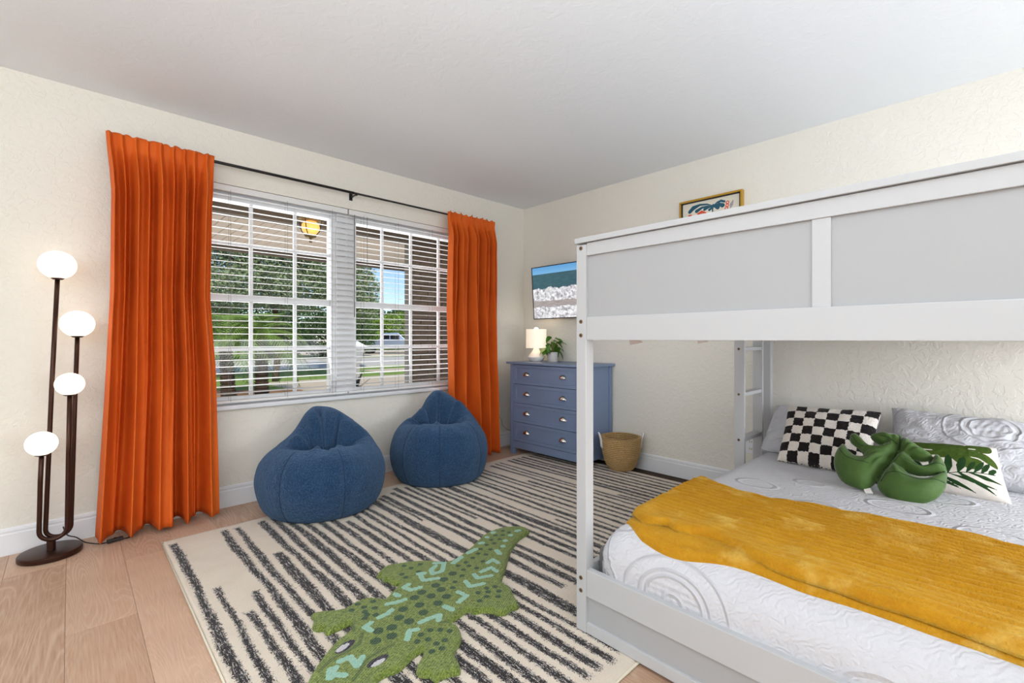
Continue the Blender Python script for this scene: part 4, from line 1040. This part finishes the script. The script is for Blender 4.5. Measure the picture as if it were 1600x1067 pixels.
# ------------------------------------------------------------ cushions
def cushion(name, m, TL, TR, BL, BR, thick, attrs=None, n=90, pinch=.06, lab=None, cat='cushion', wrinkle=.0, flange=0, seed=0, sag=0):
    TL, TR, BL, BR = map(Vector, (TL, TR, BL, BR)); cen_ = (TL+TR+BL+BR)/4
    ex = ((TR-TL)+(BR-BL))/2; ey = ((TL-BL)+(TR-BR))/2; nrm = ex.cross(ey).normalized()
    if nrm.dot(CAM-cen_) < 0: nrm = -nrm
    V = []; UV = [[], []]; Fs = []
    for side in (1, -1):
        P = np.zeros((n, n, 3))
        for i in range(n):
            for j in range(n):
                u_ = i/(n-1); v_ = j/(n-1); a, b_ = 2*u_-1, 2*v_-1
                # edges draw in between the corners
                aa = a*(1-pinch*(1-b_*b_)); bb_ = b_*(1-pinch*(1-a*a))
                uu, vv = (aa+1)/2, (bb_+1)/2
                p = (BL*(1-uu)+BR*uu)*(1-vv)+(TL*(1-uu)+TR*uu)*vv
                f1 = max(0, 1-abs(a)**2.6); f2 = max(0, 1-abs(b_)**2.6)
                if flange:
                    f1 = max(0, 1-(abs(a)/(1-flange))**2.4); f2 = max(0, 1-(abs(b_)/(1-flange*1.3))**2.4)
                h = thick/2*(f1*f2)**(.6 if flange else .42)*(1-.25*sag*b_)
                w_ = wrinkle*(nz(a*3, b_*3, seed)+.5*nz(a*8, b_*8, seed+2))
                q_ = p+nrm*side*(h+(w_ if side > 0 else 0)*min(1, h/.02)+.001)-ey.normalized()*0
                P[i, j] = q_-cen_
        off = len(V); V += [tuple(x) for x in P.reshape(-1, 3)]
        idx = np.arange(n*n).reshape(n, n)+off
        q4 = np.stack([idx[:-1, :-1].ravel(), idx[1:, :-1].ravel(), idx[1:, 1:].ravel(), idx[:-1, 1:].ravel()], 1)
        Fs.append(q4 if side > 0 else q4[:, ::-1])
        UVg = np.meshgrid(np.linspace(0, 1, n), np.linspace(0, 1, n), indexing='ij'); UV[0].append(UVg[0].ravel()); UV[1].append(UVg[1].ravel())
    ats = {}
    u_, v_ = UV[0][0].reshape(n, n), UV[1][0].reshape(n, n)
    if attrs:
        for k, f in attrs.items(): g = f(u_, v_).ravel(); ats[k] = np.concatenate([g, g*0-1])
    me = raw_mesh(name, np.array(V), np.concatenate(Fs), ats, (np.concatenate(UV[0]), np.concatenate(UV[1])))
    bm = bmesh.new(); bm.from_mesh(me); bmesh.ops.remove_doubles(bm, verts=bm.verts, dist=.0025); bmesh.ops.recalc_face_normals(bm, faces=bm.faces); bm.to_mesh(me); bm.free()
    me.polygons.foreach_set('use_smooth', np.ones(len(me.polygons), dtype=bool))
    o = link(name, me, m); o.location = cen_
    if lab: tag(o, lab, cat)
    return o
QZ = QT+.004
# quilted shams against the wall
cushion('pillow_sham', M['quilt'], (-.125, -2.44, .645), (-.125, -2.99, .645), (-.40, -2.43, QZ+.005), (-.42, -2.97, QZ+.005), .15, lab='white quilted pillow sham behind the checkered cushion', cat='pillow', pinch=.03, wrinkle=.012, seed=3)
cushion('pillow_sham', M['quilt'], (-.16, -3.03, .700), (-.13, -3.74, .66), (-.42, -3.03, QZ+.005), (-.42, -3.74, QZ+.005), .17, lab='long white quilted pillow sham leaning on the wall behind the leaf cushion', cat='pillow', pinch=.05, wrinkle=.014, seed=5)
cushion('checkered_cushion', M['check'], (-.36, -2.575, .682), (-.37, -3.015, .698), (-.60, -2.585, QZ+.008), (-.62, -3.0, QZ+.002), .13, pinch=.045, lab='black and white checkered sherpa cushion at the left of the pillows', wrinkle=.006, seed=8)
# leaf cushion print, drawn in its own uv
def bigleaf(u_, v_):
    W_ = 1.5
    X, Y = u_*W_, v_; out = np.full(u_.shape, -1.)
    out = np.maximum(out, poly_sd(X, Y, smoothpoly([(.35, .99), (.75, .97), (1.02, .97), (1.12, .90), (1.0, .74), (.92, .62), (.80, .58), (.72, .62), (.62, .58), (.42, .57), (.36, .7)], 3)))
    out = np.maximum(out, poly_sd(X, Y, smoothpoly([(1.0, .78), (1.12, .93), (1.28, .985), (1.40, .97), (1.43, .86), (1.36, .79), (1.20, .80), (1.10, .76)], 3)))
    out = np.maximum(out, poly_sd(X, Y, smoothpoly([(.98, .78), (1.16, .80), (1.34, .77), (1.44, .66), (1.45, .53), (1.36, .57), (1.26, .66), (1.12, .66), (.98, .62)], 3)))
    out = np.maximum(out, poly_sd(X, Y, smoothpoly([(.88, .70), (1.12, .66), (1.28, .62), (1.27, .48), (1.16, .42), (1.05, .45), (.96, .55)], 3)))
    out = np.minimum(out, -line_sd(X, Y, [(.50, .73), (.70, .735)], .012)); out = np.minimum(out, -line_sd(X, Y, [(1.16, .845), (1.23, .85)], .012))
    return out
def frondf(u_, v_):
    X, Y = u_*1.5, v_; out = np.full(u_.shape, -1.)
    st = [(.50, .22), (.75, .235), (.95, .31), (1.15, .36), (1.40, .40)]
    out = np.maximum(out, line_sd(X, Y, st, .007))
    for (x, y), (tx, ty) in (((.58, .22), (.44, .50)), ((.72, .24), (.66, .60)), ((.86, .28), (.90, .66)), ((.98, .32), (1.08, .64)), ((1.08, .35), (1.20, .58)), ((1.17, .37), (1.30, .60)), ((1.25, .38), (1.36, .58)), ((1.33, .39), (1.42, .50))):
        m1 = (x*.6+tx*.4, y*.6+ty*.4); out = np.maximum(out, line_sd(X, Y, [(x, y), m1, (tx*.8+x*.2, ty*.8+y*.2), (tx, ty)], [.008, .05 if x < 1 else .032, .042 if x < 1 else .026, .006]))
    for (x, y), (tx, ty) in (((.60, .22), (.98, .06)), ((.74, .235), (1.14, .04)), ((.88, .27), (1.38, .15)), ((1.0, .32), (1.36, .06)), ((1.10, .345), (1.46, .26)), ((.98, .31), (1.20, .16))):
        m1 = ((x+tx)/2, (y+ty)/2); out = np.maximum(out, line_sd(X, Y, [(x, y), m1, (tx, ty)], [.006, .034, .004]))
    return out
cushion('leaf_cushion', M['leafcush'], (-.47, -3.02, .560), (-.44, -3.43, .590), (-.64, -3.04, QZ+.004), (-.63, -3.475, QZ-.004), .12, attrs={'big': bigleaf, 'frond': frondf}, n=150, pinch=.02, lab='linen cushion with green jungle leaves beside the velvet leaf pillow', wrinkle=.004, seed=12)

# velvet monstera-leaf pillow: outline read on a plane leaning on the cushions
pn = Vector((-.66, .0, .75)).normalized(); pc = Vector((-.77, -3.06, .505))
ax = Vector((0, -1, 0)); ay = pn.cross(ax).normalized()
if ay.z < 0: ay = -ay
def lp(x, y):
    q_ = ray(1120+x*480/1600, 520+y*310/1033); t = (pc-CAM).dot(pn)/q_.dot(pn); v = CAM+q_*t-pc; return (v.dot(ax), v.dot(ay))
lobes = [
 [(835, 775), (780, 815), (720, 805), (650, 770), (612, 700), (615, 640), (640, 600), (665, 588), (690, 620), (730, 650), (765, 650), (745, 610), (700, 575), (692, 548), (715, 533), (745, 545), (790, 590), (835, 600), (905, 580), (960, 575), (955, 625), (900, 690)],
 [(800, 545), (850, 532), (920, 538), (965, 545), (1010, 570), (1060, 605), (1110, 635), (1125, 660), (1070, 670), (1010, 655), (970, 640), (950, 625), (900, 590), (845, 580)],
 [(955, 625), (1010, 655), (1060, 700), (1110, 690), (1130, 650), (1150, 643), (1180, 670), (1197, 715), (1180, 735), (1130, 742), (1060, 745), (1000, 730), (930, 700), (880, 700)],
 [(835, 778), (900, 690), (960, 705), (1005, 745), (1060, 765), (1120, 758), (1190, 732), (1200, 750), (1190, 810), (1150, 860), (1090, 885), (1010, 890), (920, 870), (860, 835)],
]
L2 = [smoothpoly([lp(*p) for p in lb], 3) for lb in lobes]
allp = [p for lb in L2 for p in lb]; cell = .0055
gx = np.arange(min(p[0] for p in allp)-.03, max(p[0] for p in allp)+.03, cell); gy = np.arange(min(p[1] for p in allp)-.03, max(p[1] for p in allp)+.03, cell)
GX, GY = np.meshgrid(gx, gy, indexing='ij')
sds = [poly_sd(GX, GY, lb) for lb in L2]; sdl = np.maximum.reduce(sds)
# recompute distance for the union, so that neighbouring lobes stay pinched where they meet
k_ = 34.
puff = np.zeros(GX.shape)
for s1 in sds: puff = np.maximum(puff, np.where(s1 > 0, s1, 0))
from_edge = np.clip(sdl, 0, None)
Rr = .07
hmap = .062*np.sqrt(np.clip(puff/Rr, 0, 1)*(2-np.clip(puff/Rr, 0, 1)))
core = np.exp(-((GX-lp(900, 650)[0])**2+(GY-lp(900, 650)[1])**2)/.11**2)
hmap = np.maximum(hmap, .046*core*np.clip(from_edge/.02, 0, 1))
for _ in range(4):
    hp = np.pad(hmap, 1, mode='edge'); hmap = np.where(sdl > cell, (hp[:-2, 1:-1]+hp[2:, 1:-1]+hp[1:-1, :-2]+hp[1:-1, 2:]+4*hmap)/8, hmap)
vein = line_sd(GX, GY, [lp(960, 545), lp(957, 590), lp(940, 630), lp(900, 685), lp(860, 735), lp(835, 775)], .004)
hmap -= .018*np.exp(-(np.clip(-vein, 0, None)/.012)**2)*(hmap > .02)
ang = np.arctan2(GY-lp(925, 650)[1], GX-lp(925, 650)[0]); rad = np.hypot(GY-lp(925, 650)[1], GX-lp(925, 650)[0])
hmap += .0050*np.sin(ang*17+2*np.sin(rad*30))*np.exp(-((rad-.08)/.05)**2)*(from_edge > .012)
hmap = np.clip(hmap, 0, None)
from math import floor
def hf2(s, x, y):
    i = np.clip(((x-gx[0])/cell), 0, len(gx)-1.001); j = np.clip(((y-gy[0])/cell), 0, len(gy)-1.001)
    i0 = i.astype(int); j0 = j.astype(int); fi = i-i0; fj = j-j0
    h = hmap[i0, j0]*(1-fi)*(1-fj)+hmap[i0+1, j0]*fi*(1-fj)+hmap[i0, j0+1]*(1-fi)*fj+hmap[i0+1, j0+1]*fi*fj
    return np.where(s <= 0, 0, h)
A_, B_, N_ = np.array(ax), np.array(ay), np.array(pn)
to3 = lambda x, y, h: x[:, None]*A_+y[:, None]*B_+h[:, None]*N_
pl = thing('leaf_pillow', 'green velvet monstera-leaf pillow with deep lobes in front of the cushions', 'pillow', pc)
link('cover', sdf_plate('cover', GX, GY, sdl, hf2, to3, {}, cell, bottom=lambda s, h: -h*.45), M['plush'], pl)
def hs(x, y): return float(hf2(np.array([1.]), np.array([x]), np.array([y]))[0])
def seamline(pts, r_=.0016):
    pts = crom([lp(*p) for p in pts], 5); link('seam', MB().tube([ax*x+ay*y+pn*(hs(x, y)+.0005) for x, y in pts], r_, 5).mesh('seam', smooth=True), M['seamgreen'], pl)
seamline([(953, 548), (957, 590), (940, 630), (900, 685), (860, 735), (838, 772)], .0024)
seamline([(640, 625), (680, 680), (740, 705), (800, 718)]); seamline([(850, 560), (900, 575), (945, 600)])
seamline([(860, 800), (900, 765), (960, 770), (1050, 800), (1120, 800), (1188, 796)]); seamline([(985, 690), (1060, 715), (1120, 715), (1185, 708)]); seamline([(705, 555), (735, 590), (770, 615)])
# care tag
tp = [lp(765, 815), lp(800, 810), lp(815, 840), lp(775, 838)]
link('care_tag', MB().add([ax*x+ay*y+pn*.004 for x, y in tp]+[ax*x+ay*y+pn*.003 for x, y in tp], [(0, 1, 2, 3), (7, 6, 5, 4), (0, 4, 5, 1), (1, 5, 6, 2), (2, 6, 7, 3), (3, 7, 4, 0)]).mesh('care_tag'), M['ceramic'], pl)

# ------------------------------------------------------------ outside
GZ = -.1
M['brick'] = simple('brown_brick', srgb(128, 114, 100), .85, var=(14, .35), bump=(60, .5, .005))
M['mortar'] = simple('mortar', srgb(140, 132, 122), .9)
M['soffit'] = simple('beige_soffit', srgb(206, 192, 180), .7, var=(5, .06))
M['fascia'] = simple('taupe_fascia', srgb(108, 96, 84), .6)
M['bark'] = simple('bark', srgb(70, 54, 42), .9, var=(8, .3), bump=(25, .9, .03))
M['grass'] = grassmat('lawn', srgb(92, 122, 40), srgb(150, 178, 84))
M['concrete'] = simple('driveway_concrete', srgb(206, 190, 168), .9, var=(1.5, .08))
M['road'] = simple('street_asphalt', srgb(200, 194, 186), .9, var=(1, .08))
M['mulch'] = simple('orange_mulch', srgb(176, 128, 88), .95, var=(20, .3), bump=(30, .8, .03))
tag(MB().box(-60, 80, .17, 6.2, GZ-.1, GZ).obj('porch_slab', M['concrete']), 'tan concrete porch slab and walkway outside the window', 'porch', kind='structure')
g = tag(MB().box(-60, 90, 6.2, 140, GZ-.12, GZ-.02).obj('lawn', M['grass']), 'green lawn across the front yard', 'lawn', kind='structure')
tag(MB().box(-60, 90, 15.5, 24, GZ-.02, GZ-.005).obj('street', M['road']), 'pale street in front of the house', 'street', kind='structure')
tag(MB().box(.3, 9.5, 6.2, 10.2, GZ-.02, GZ-.002).obj('driveway', M['concrete']), 'tan driveway outside the right window', 'driveway', kind='structure')
tag(MB().box(4.5, 30, 11.6, 13.2, GZ-.02, GZ-.002).obj('sidewalk', M['concrete']), 'pale sidewalk between grass strips', 'path', kind='structure')
tag(MB().box(9, 40, 27, 60, GZ-.02, GZ-.002).obj('far_driveway', M['concrete']), 'pale driveway across the street under the parked car', 'driveway', kind='structure')
tag(MB().prism([(-6, 6.2), (.2, 6.2), (.4, 7.6), (-1, 8.8), (-6, 9.2)], GZ-.02, GZ+.01).obj('mulch_bed', M['mulch']), 'orange mulch bed around the palms', 'flower bed', kind='structure')
# porch ceiling boards
pc_ = tag(MB().box(-6, 3, .16, 3.75, 2.345, 2.46).obj('porch_ceiling', M['fascia']), kind='structure')
bmsh = MB().box(-.0585, .0585, 0, 3.5, -.014, 0).mesh('soffit_board', bevel=.004, seg=1)
x = -5.9
while x < 1.6:
    o = link('soffit_board', bmsh, M['soffit'], pc_); o.location = (x, .18, 2.344); x += .122
tag(box('porch_beam', M['fascia'], None, -6, 3, 1.47, 1.62, 2.245, 2.331, .004), 'taupe beam across the beige porch ceiling', 'beam', kind='structure')
tag(box('porch_fascia', M['fascia'], None, -6, 3, 3.70, 3.80, 2.27, 2.5, .004), 'brown fascia edging the porch roof', 'fascia', kind='structure')
# brick pier
bp_ = thing('brick_pier', 'dark brown brick porch pier outside the right window', 'pier', (-.08, 1.62, GZ))
bpo = Vector(bp_.location)
o = MB().box(-.405, .245, 1.508, 1.70, GZ, 2.25).obj('mortar_core', M['mortar'], bp_); o.location = -bpo
bme = MB().box(-.098, .098, -.012, .012, -.031, .031).mesh('brick', bevel=.003, seg=1)
bms = MB().box(-.046, .046, -.012, .012, -.031, .031).mesh('brick', bevel=.003, seg=1)
z = GZ+.034; row = 0
while z < 2.24:
    xs = [(-.305+k*.208, bme) for k in range(3)] if row % 2 == 0 else [(-.359, bms), (-.202, bme), (.006, bme), (.163, bms)]
    for xx, mm in xs:
        o = link('brick', mm, M['brick'], bp_); o.location = Vector((xx, 1.503+random.uniform(-.002, .002), z))-bpo
    z += .0715; row += 1
o = box('corner_trim', simple('grey_downspout', srgb(132, 128, 124), .6), bp_, -.47, -.408, 1.51, 1.60, GZ, 2.25, .006); o.location = o.location-bpo
# porch lantern
pl_ = thing('porch_lantern', 'hanging brass lantern with glowing amber glass on the porch', 'lantern', (-1.818, 1.0, 2.0)); 
M['abrass'] = simple('aged_brass', srgb(120, 100, 58), .4, .6)
link('canopy', MB().lathe([(0, .33), (.06, .33), (.06, .30), (.045, .285), (0, .285)], 24).mesh('canopy'), M['abrass'], pl_)
link('cap', MB().lathe([(0, .285), (.05, .28), (.055, .235), (.115, .195), (.12, .188), (.108, .180), (0, .180)], 28).mesh('cap'), M['abrass'], pl_)
link('glass_shade', MB().lathe([(0, .178), (.052, .178), (.075, .15), (.08, .12), (.072, .09), (.05, .068), (.035, .05), (0, .05)], 28).mesh('glass_shade', smooth=True), simple('amber_glass', srgb(255, 200, 110), .3, emit=(srgb(255, 190, 96), .5)), pl_)
link('lower_cup', MB().lathe([(0, .055), (.052, .05), (.048, .035), (.03, .025), (.012, .02), (.01, .0), (.016, -.006), (.01, -.018), (0, -.02)], 24).mesh('lower_cup', smooth=True), M['abrass'], pl_)
for k in range(4):
    a = PI/4+k*PI/2; c_, s_ = math.cos(a), math.sin(a)
    link('cage_arm', MB().tube(crom([(.105*c_, .105*s_, .185), (.098*c_, .098*s_, .14), (.085*c_, .085*s_, .09), (.06*c_, .06*s_, .06), (.05*c_, .05*s_, .045)], 4), .004, 6).mesh('cage_arm', smooth=True), M['black'], pl_)

light('lantern_bulb', 'POINT', (-1.818, 1.0, 2.13), 14, (1, .86, .68), .09)
light('porch_fill_light', 'AREA', (-1.6, 3.3, .3), 26, (1, .97, .93), 3.5, .8, target=(-1.6, 1.6, 2.4))  # added fill that brightens the soffit, no such fixture on the porch
# foliage
def leaves(name, blobs, n, size, m, parent, rnd, aspect=2.0):
    c = np.zeros((n, 3)); k = 0; wts = np.array([b_[3]*b_[4]*b_[5] for b_ in blobs])**(2/3.); wts /= wts.sum()
    bi = rnd.choice(len(blobs), n, p=wts); B__ = np.array(blobs)[bi]
    dv = rnd.normal(size=(n, 3)); dv /= np.linalg.norm(dv, axis=1)[:, None]; rad_ = rnd.uniform(.35, 1, n)**.5
    c = B__[:, :3]+dv*B__[:, 3:6]*rad_[:, None]
    t = rnd.normal(size=(n, 3)); t /= np.linalg.norm(t, axis=1)[:, None]; u_ = np.cross(t, rnd.normal(size=(n, 3))); u_ /= np.linalg.norm(u_, axis=1)[:, None]
    sz = size*rnd.uniform(.6, 1.3, n)[:, None]
    V = np.stack([c-t*sz*.5*aspect/2, c+u_*sz*.28, c+t*sz*.5*aspect/2, c-u_*sz*.28], 1).reshape(-1, 3)
    F_ = np.arange(n*4).reshape(n, 4)
    o = link(name, raw_mesh(name, V, F_, smooth=False), m, parent); o['kind'] = 'stuff'; return o
M['fol1'] = simple('oak_foliage', srgb(120, 136, 100), .7, var=(2.5, .7), spec=.3)
M['fol2'] = simple('bright_foliage', srgb(112, 140, 52), .7, var=(1.0, .5), spec=.3)
M['fol3'] = simple('dark_foliage', srgb(60, 84, 44), .7, var=(1.0, .5), spec=.3)
M['frond'] = simple('palm_frond', srgb(112, 140, 60), .5, var=(3, .35))
def tree(px, z0, depth, blobs, n, size, m, lab, name='oak_tree', trunk=None):
    base = atdepth(px, CY, depth); base.z = GZ-.02
    r_ = thing(name, lab, 'tree' if 'tree' in name else 'shrub', base)
    bl = [((D*a+R*b_).x, (D*a+R*b_).y, h-GZ, rx_, ry_, rz_) for (a, b_, h, rx_, ry_, rz_) in blobs]
    leaves('foliage', bl, n, size, m, r_, rng)
    if trunk:
        spread = .35 if trunk < 1.5 else 1.
        link('trunk', MB().tube(crom([(0, 0, 0), (.1, .05, trunk*.5), (0, .1, trunk)], 5), [.09]*6+[.07]*5, 10).mesh('trunk', smooth=True), M['bark'], r_)
        for k in range(5):
            a = k*1.3; link('branch', MB().tube([(0, .1, trunk*.95), (math.cos(a)*.8*spread, math.sin(a)*.8*spread, trunk+1.0), (math.cos(a)*1.8*spread, math.sin(a)*1.8*spread, trunk+1.7)], [.07, .05, .02], 7).mesh('branch', smooth=True), M['bark'], r_)
    return r_
tree(430, 0, 13, [(0, -1.2, 3.2, 2.2, 2.0, 1.35), (0, .9, 3.1, 1.9, 1.8, 1.3), (.5, -.2, 4.3, 2.4, 2.4, 1.2), (0, -2.6, 3.0, 1.8, 1.8, 1.5), (.2, 1.75, 2.9, .9, .9, .9), (0, -.2, 2.5, 2.4, 2.2, .6)], 52000, .085, M['fol1'], 'big grey-green oak tree filling the left window', trunk=2.2)
tree(545, 0, 17, [(0, 0, 2.9, 1.2, 1.2, .9), (0, -.6, 3.9, 1.2, 1.2, 1.0), (0, .35, 2.2, .8, .8, .6)], 16000, .09, M['fol1'], 'oak branches reaching the blue sky behind the centre mullion', trunk=1.2)
tree(490, 0, 30, [(0, -2.5, 1.1, 2.2, 2.2, 1.5), (0, 1.5, 1.3, 2.6, 2.6, 1.6), (0, 2.3, .9, 1.1, 1.1, 1.4)], 16000, .17, M['fol3'], 'dark green shrubs across the street behind the palms', name='dark_shrub')
tree(585, 0, 46, [(0, -1.5, 2.0, 3.0, 3.0, 1.6), (0, 2.8, 2.3, 2.6, 2.6, 1.5), (0, 6, 2.5, 2., 2., 1.3), (0, .5, .9, 3.4, 3.4, 1.2)], 18000, .24, M['fol2'], 'bright green hedge behind the parked car', name='green_hedge')
tree(600, 0, 85, [(0, -3, 5.6, 3.4, 3.4, 2.2), (0, 3.5, 4.8, 3.4, 3.4, 2.), (0, 8, 4.6, 4, 4, 2.)], 5000, .55, M['fol3'], 'distant treetops on the horizon right of centre', name='far_tree', trunk=2.)
tree(420, 0, 26, [(0, -3.2, 2.0, 2.2, 2.2, 1.1), (0, -.6, 2.3, 2.2, 2.2, 1.0), (0, 2.0, 2.0, 1.8, 1.8, 1.0), (0, -1.2, 1.1, 2.6, 2.6, .7)], 15000, .15, M['fol3'], 'dark bushy tree across the yard behind the two palms', trunk=1.0)
def palm(px, pyb, nf, L, hgt, lab, seed):
    b_ = PG(px, pyb, GZ); r_ = thing('palm', lab, 'palm', b_, group=None); rr = random.Random(seed)
    lean = rr.uniform(-.08, .08)
    pts = [(lean*t*hgt, 0, t*hgt) for t in np.linspace(0, 1, 9)]
    mb = MB()
    for i in range(26):
        t = i/25; mb.lathe([(.11+.02*(i % 2), 0), (.15-.03*t, .03), (.10, .055)], 10, (lean*t*hgt, 0, t*(hgt-.05)))
    link('trunk', mb.mesh('trunk'), M['bark'], r_)
    for k in range(nf):
        a = k*2.399+rr.uniform(-.2, .2); el = rr.uniform(-.25, 1.2); V = []; Fs = []
        dirv = Vector((math.cos(a), math.sin(a), 0)); sidev = Vector((-math.sin(a), math.cos(a), 0)); spine = []
        Lk = L*rr.uniform(.8, 1.1); m_ = 22
        for i in range(m_+1):
            t = i/m_; hor = Lk*t*math.cos(el)*(1-.15*t); ver = Lk*(t*math.sin(el)-.75*t*t*(.5+.5*math.cos(el)))
            spine.append(Vector((lean*hgt, 0, hgt))+dirv*hor+U*ver)
        mb = MB().tube(spine, [.012*(1-.8*i/m_) for i in range(m_+1)], 4)
        for i in range(3, m_+1):
            t = i/m_; ll = Lk*.34*math.sin(PI*min(1, t*.9+.12))+.04; tg = (spine[i]-spine[i-1]).normalized()
            for sg in (-1, 1):
                tip = spine[i]+(sidev*sg*.8+tg*.65+U*(-.25)).normalized()*ll
                wd = tg*.010
                mb.add([spine[i]-wd, spine[i]+wd, tip], [(0, 1, 2)])
        link('frond', mb.mesh('frond'), M['frond'], r_)
    return r_
palm(357, 621, 26, 1.35, 1.15, 'leaning palm with dark trunk next to the left curtain', 3)
palm(409, 618, 30, 1.25, 1.3, 'upright palm with thick dark trunk outside the left window', 9)
# agave by the centre post
ag = PG(556, 612, GZ); r_ = thing('agave', 'dark spiky agave outside by the centre mullion', 'plant', ag)
rr = random.Random(2)
for k in range(16):
    a = k*2.399; el = rr.uniform(.35, 1.3); L = rr.uniform(.45, .7); dv = Vector((math.cos(a), math.sin(a), 0)); sv = Vector((-math.sin(a), math.cos(a), 0)); V = []
    for i in range(6):
        t = i/5; p = dv*L*t*math.cos(el)+U*(L*t*math.sin(el)-.12*t*t); w_ = .038*(1-t)**.6+.001; V += [p-sv*w_, p-U*.01*(1-t), p+sv*w_]
    link('leaf', MB().add(V, [(i*3+j, i*3+j+1, i*3+j+4, i*3+j+3) for i in range(5) for j in range(2)]).mesh('leaf', smooth=True), simple('agave_leaf', srgb(74, 78, 66), .6) if k == 0 else bpy.data.materials['agave_leaf'], r_)
# garden lantern post
gl = atdepth(558, CY, 11.5); gl.z = GZ
r_ = thing('garden_lantern', 'white tapered post lantern in the yard by the centre mullion', 'lantern', gl); M['glw'] = simple('lantern_white', srgb(215, 215, 215), .5)
link('post', MB().box(-.05, .05, -.05, .05, 0, .62).mesh('post', bevel=.005), simple('post_grey', srgb(150, 148, 145), .7), r_)
link('lantern_body', MB().add([(-.07, -.07, .60), (.07, -.07, .60), (.07, .07, .60), (-.07, .07, .60), (-.14, -.14, .98), (.14, -.14, .98), (.14, .14, .98), (-.14, .14, .98)], [(0, 3, 2, 1), (4, 5, 6, 7), (0, 1, 5, 4), (1, 2, 6, 5), (2, 3, 7, 6), (3, 0, 4, 7)]).mesh('lantern_body', bevel=.006), simple('lantern_glass', srgb(170, 172, 172), .3), r_)
link('lantern_roof', MB().add([(-.2, -.2, .98), (.2, -.2, .98), (.2, .2, .98), (-.2, .2, .98), (0, 0, 1.13)], [(0, 3, 2, 1), (0, 1, 4), (1, 2, 4), (2, 3, 4), (3, 0, 4)]).mesh('lantern_roof'), M['glw'], r_)
# car
cpos = atdepth(612, CY, 37.); cpos.z = GZ
car = thing('pickup_truck', 'silver-blue pickup truck parked across the street', 'car', cpos, rz=-.62)
M['carp'] = simple('silver_blue_paint', srgb(150, 162, 182), .25, .5); M['cargl'] = simple('car_glass', srgb(22, 26, 32), .1); M['tyre'] = simple('tyre', srgb(24, 24, 25), .8)
sidep = [(-2.6, .45), (-2.65, .95), (-2.5, 1.08), (-.9, 1.10), (-.6, 1.62), (.55, 1.66), (1.15, 1.12), (2.35, 1.02), (2.6, .85), (2.6, .42)]
def sweep(pf_, yw, ti=0.08):
    n = len(pf_); vs = [(x, -yw+(ti*max(0, z-1.0)*3), z) for x, z in pf_]+[(x, yw-(ti*max(0, z-1.0)*3), z) for x, z in pf_]
    return MB().add(vs, [tuple(range(n)), tuple(range(2*n-1, n-1, -1))]+[(i, i+n, (i+1) % n+n, (i+1) % n) for i in range(n)])
link('body', sweep(sidep, .92).mesh('body', bevel=.04), M['carp'], car)
link('side_window', MB().box(-.72, -.06, -.93, .93, 1.14, 1.5).box(0, .68, -.93, .93, 1.14, 1.5).mesh('side_window', bevel=.03), M['cargl'], car)
link('windshield', MB().add([(1.14, -.72, 1.15), (1.14, .72, 1.15), (.60, .64, 1.63), (.60, -.64, 1.63)], [(0, 1, 2, 3)]).mesh('windshield'), M['cargl'], car)
for x in (-1.65, 1.65):
    for y in (-.82, .82):
        w__ = link('wheel', MB().lathe([(0, -.12), (.2, -.12), (.36, -.11), (.38, -.06), (.38, .06), (.36, .11), (.2, .12), (0, .12)], 24).mesh('wheel', smooth=True), M['tyre'], car); w__.location = (x, y, .38); w__.rotation_euler = (PI/2, 0, 0)
        link('rim', MB().lathe([(0, -.13), (.2, -.13), (.2, .13), (0, .13)], 16).mesh('rim'), M['chrome'], w__)
link('bumper', MB().box(2.5, 2.72, -.88, .88, .42, .62).mesh('bumper', bevel=.03), M['chrome'], car)
# houses across the street
def house(px, depth, wdt, h, lab, dx=0, rz=0, col=(205, 205, 205)):
    b_ = atdepth(px, CY, depth); b_.z = GZ-.02; r_ = thing('house', lab, 'house', b_, rz=rz)
    m = simple('siding', srgb(*col), .8, var=(.6, .05)); rf = simple('shingle_roof', srgb(150, 146, 144), .9, var=(3, .2))
    link('wall', MB().box(-wdt/2, wdt/2, 0, 6, 0, h).mesh('wall'), m, r_)
    link('roof', MB().add([(-wdt/2-.6, -.6, h), (wdt/2+.6, -.6, h), (wdt/2+.6, 6.6, h), (-wdt/2-.6, 6.6, h), (-wdt/2+2, 3, h+1.3), (wdt/2-2, 3, h+1.3)], [(0, 3, 2, 1), (0, 1, 5, 4), (1, 2, 5), (2, 3, 4, 5), (3, 0, 4)]).mesh('roof'), rf, r_)
    for x in np.linspace(-wdt/2+1.3, wdt/2-1.3, int(wdt/3)):
        f = link('window_frame', MB().box(x-.65, x+.65, -.05, .02, .9, 2.1).mesh('window_frame'), M['winwhite'], r_)
        link('pane', MB().box(x-.57, x-.04, -.07, -.05, .98, 2.02).box(x+.04, x+.57, -.07, -.05, .98, 2.02).mesh('pane'), M['cargl'], f)
    return r_
house(340, 40, 9, 2.3, 'pale grey house across the street seen through the left window', rz=.1)
house(655, 62, 12, 2.5, 'white gabled house far behind the parked truck', rz=-.2, col=(225, 228, 235))

# repeats of one kind share a group
for base, grp in (('curtain', 'rust velvet curtains'), ('bean_bag', 'blue plush bean bags'), ('venetian_blind', 'white slatted blinds in the double window'),
                  ('pillow_sham', 'white quilted pillow shams'), ('palm', 'palms outside the left window'), ('house', 'houses across the street'), ('oak_tree', 'trees in the front yard')):
    for o in list(COL.objects):
        if o.parent is None and o.name.split('.')[0] == base and 'label' in o: o['group'] = grp
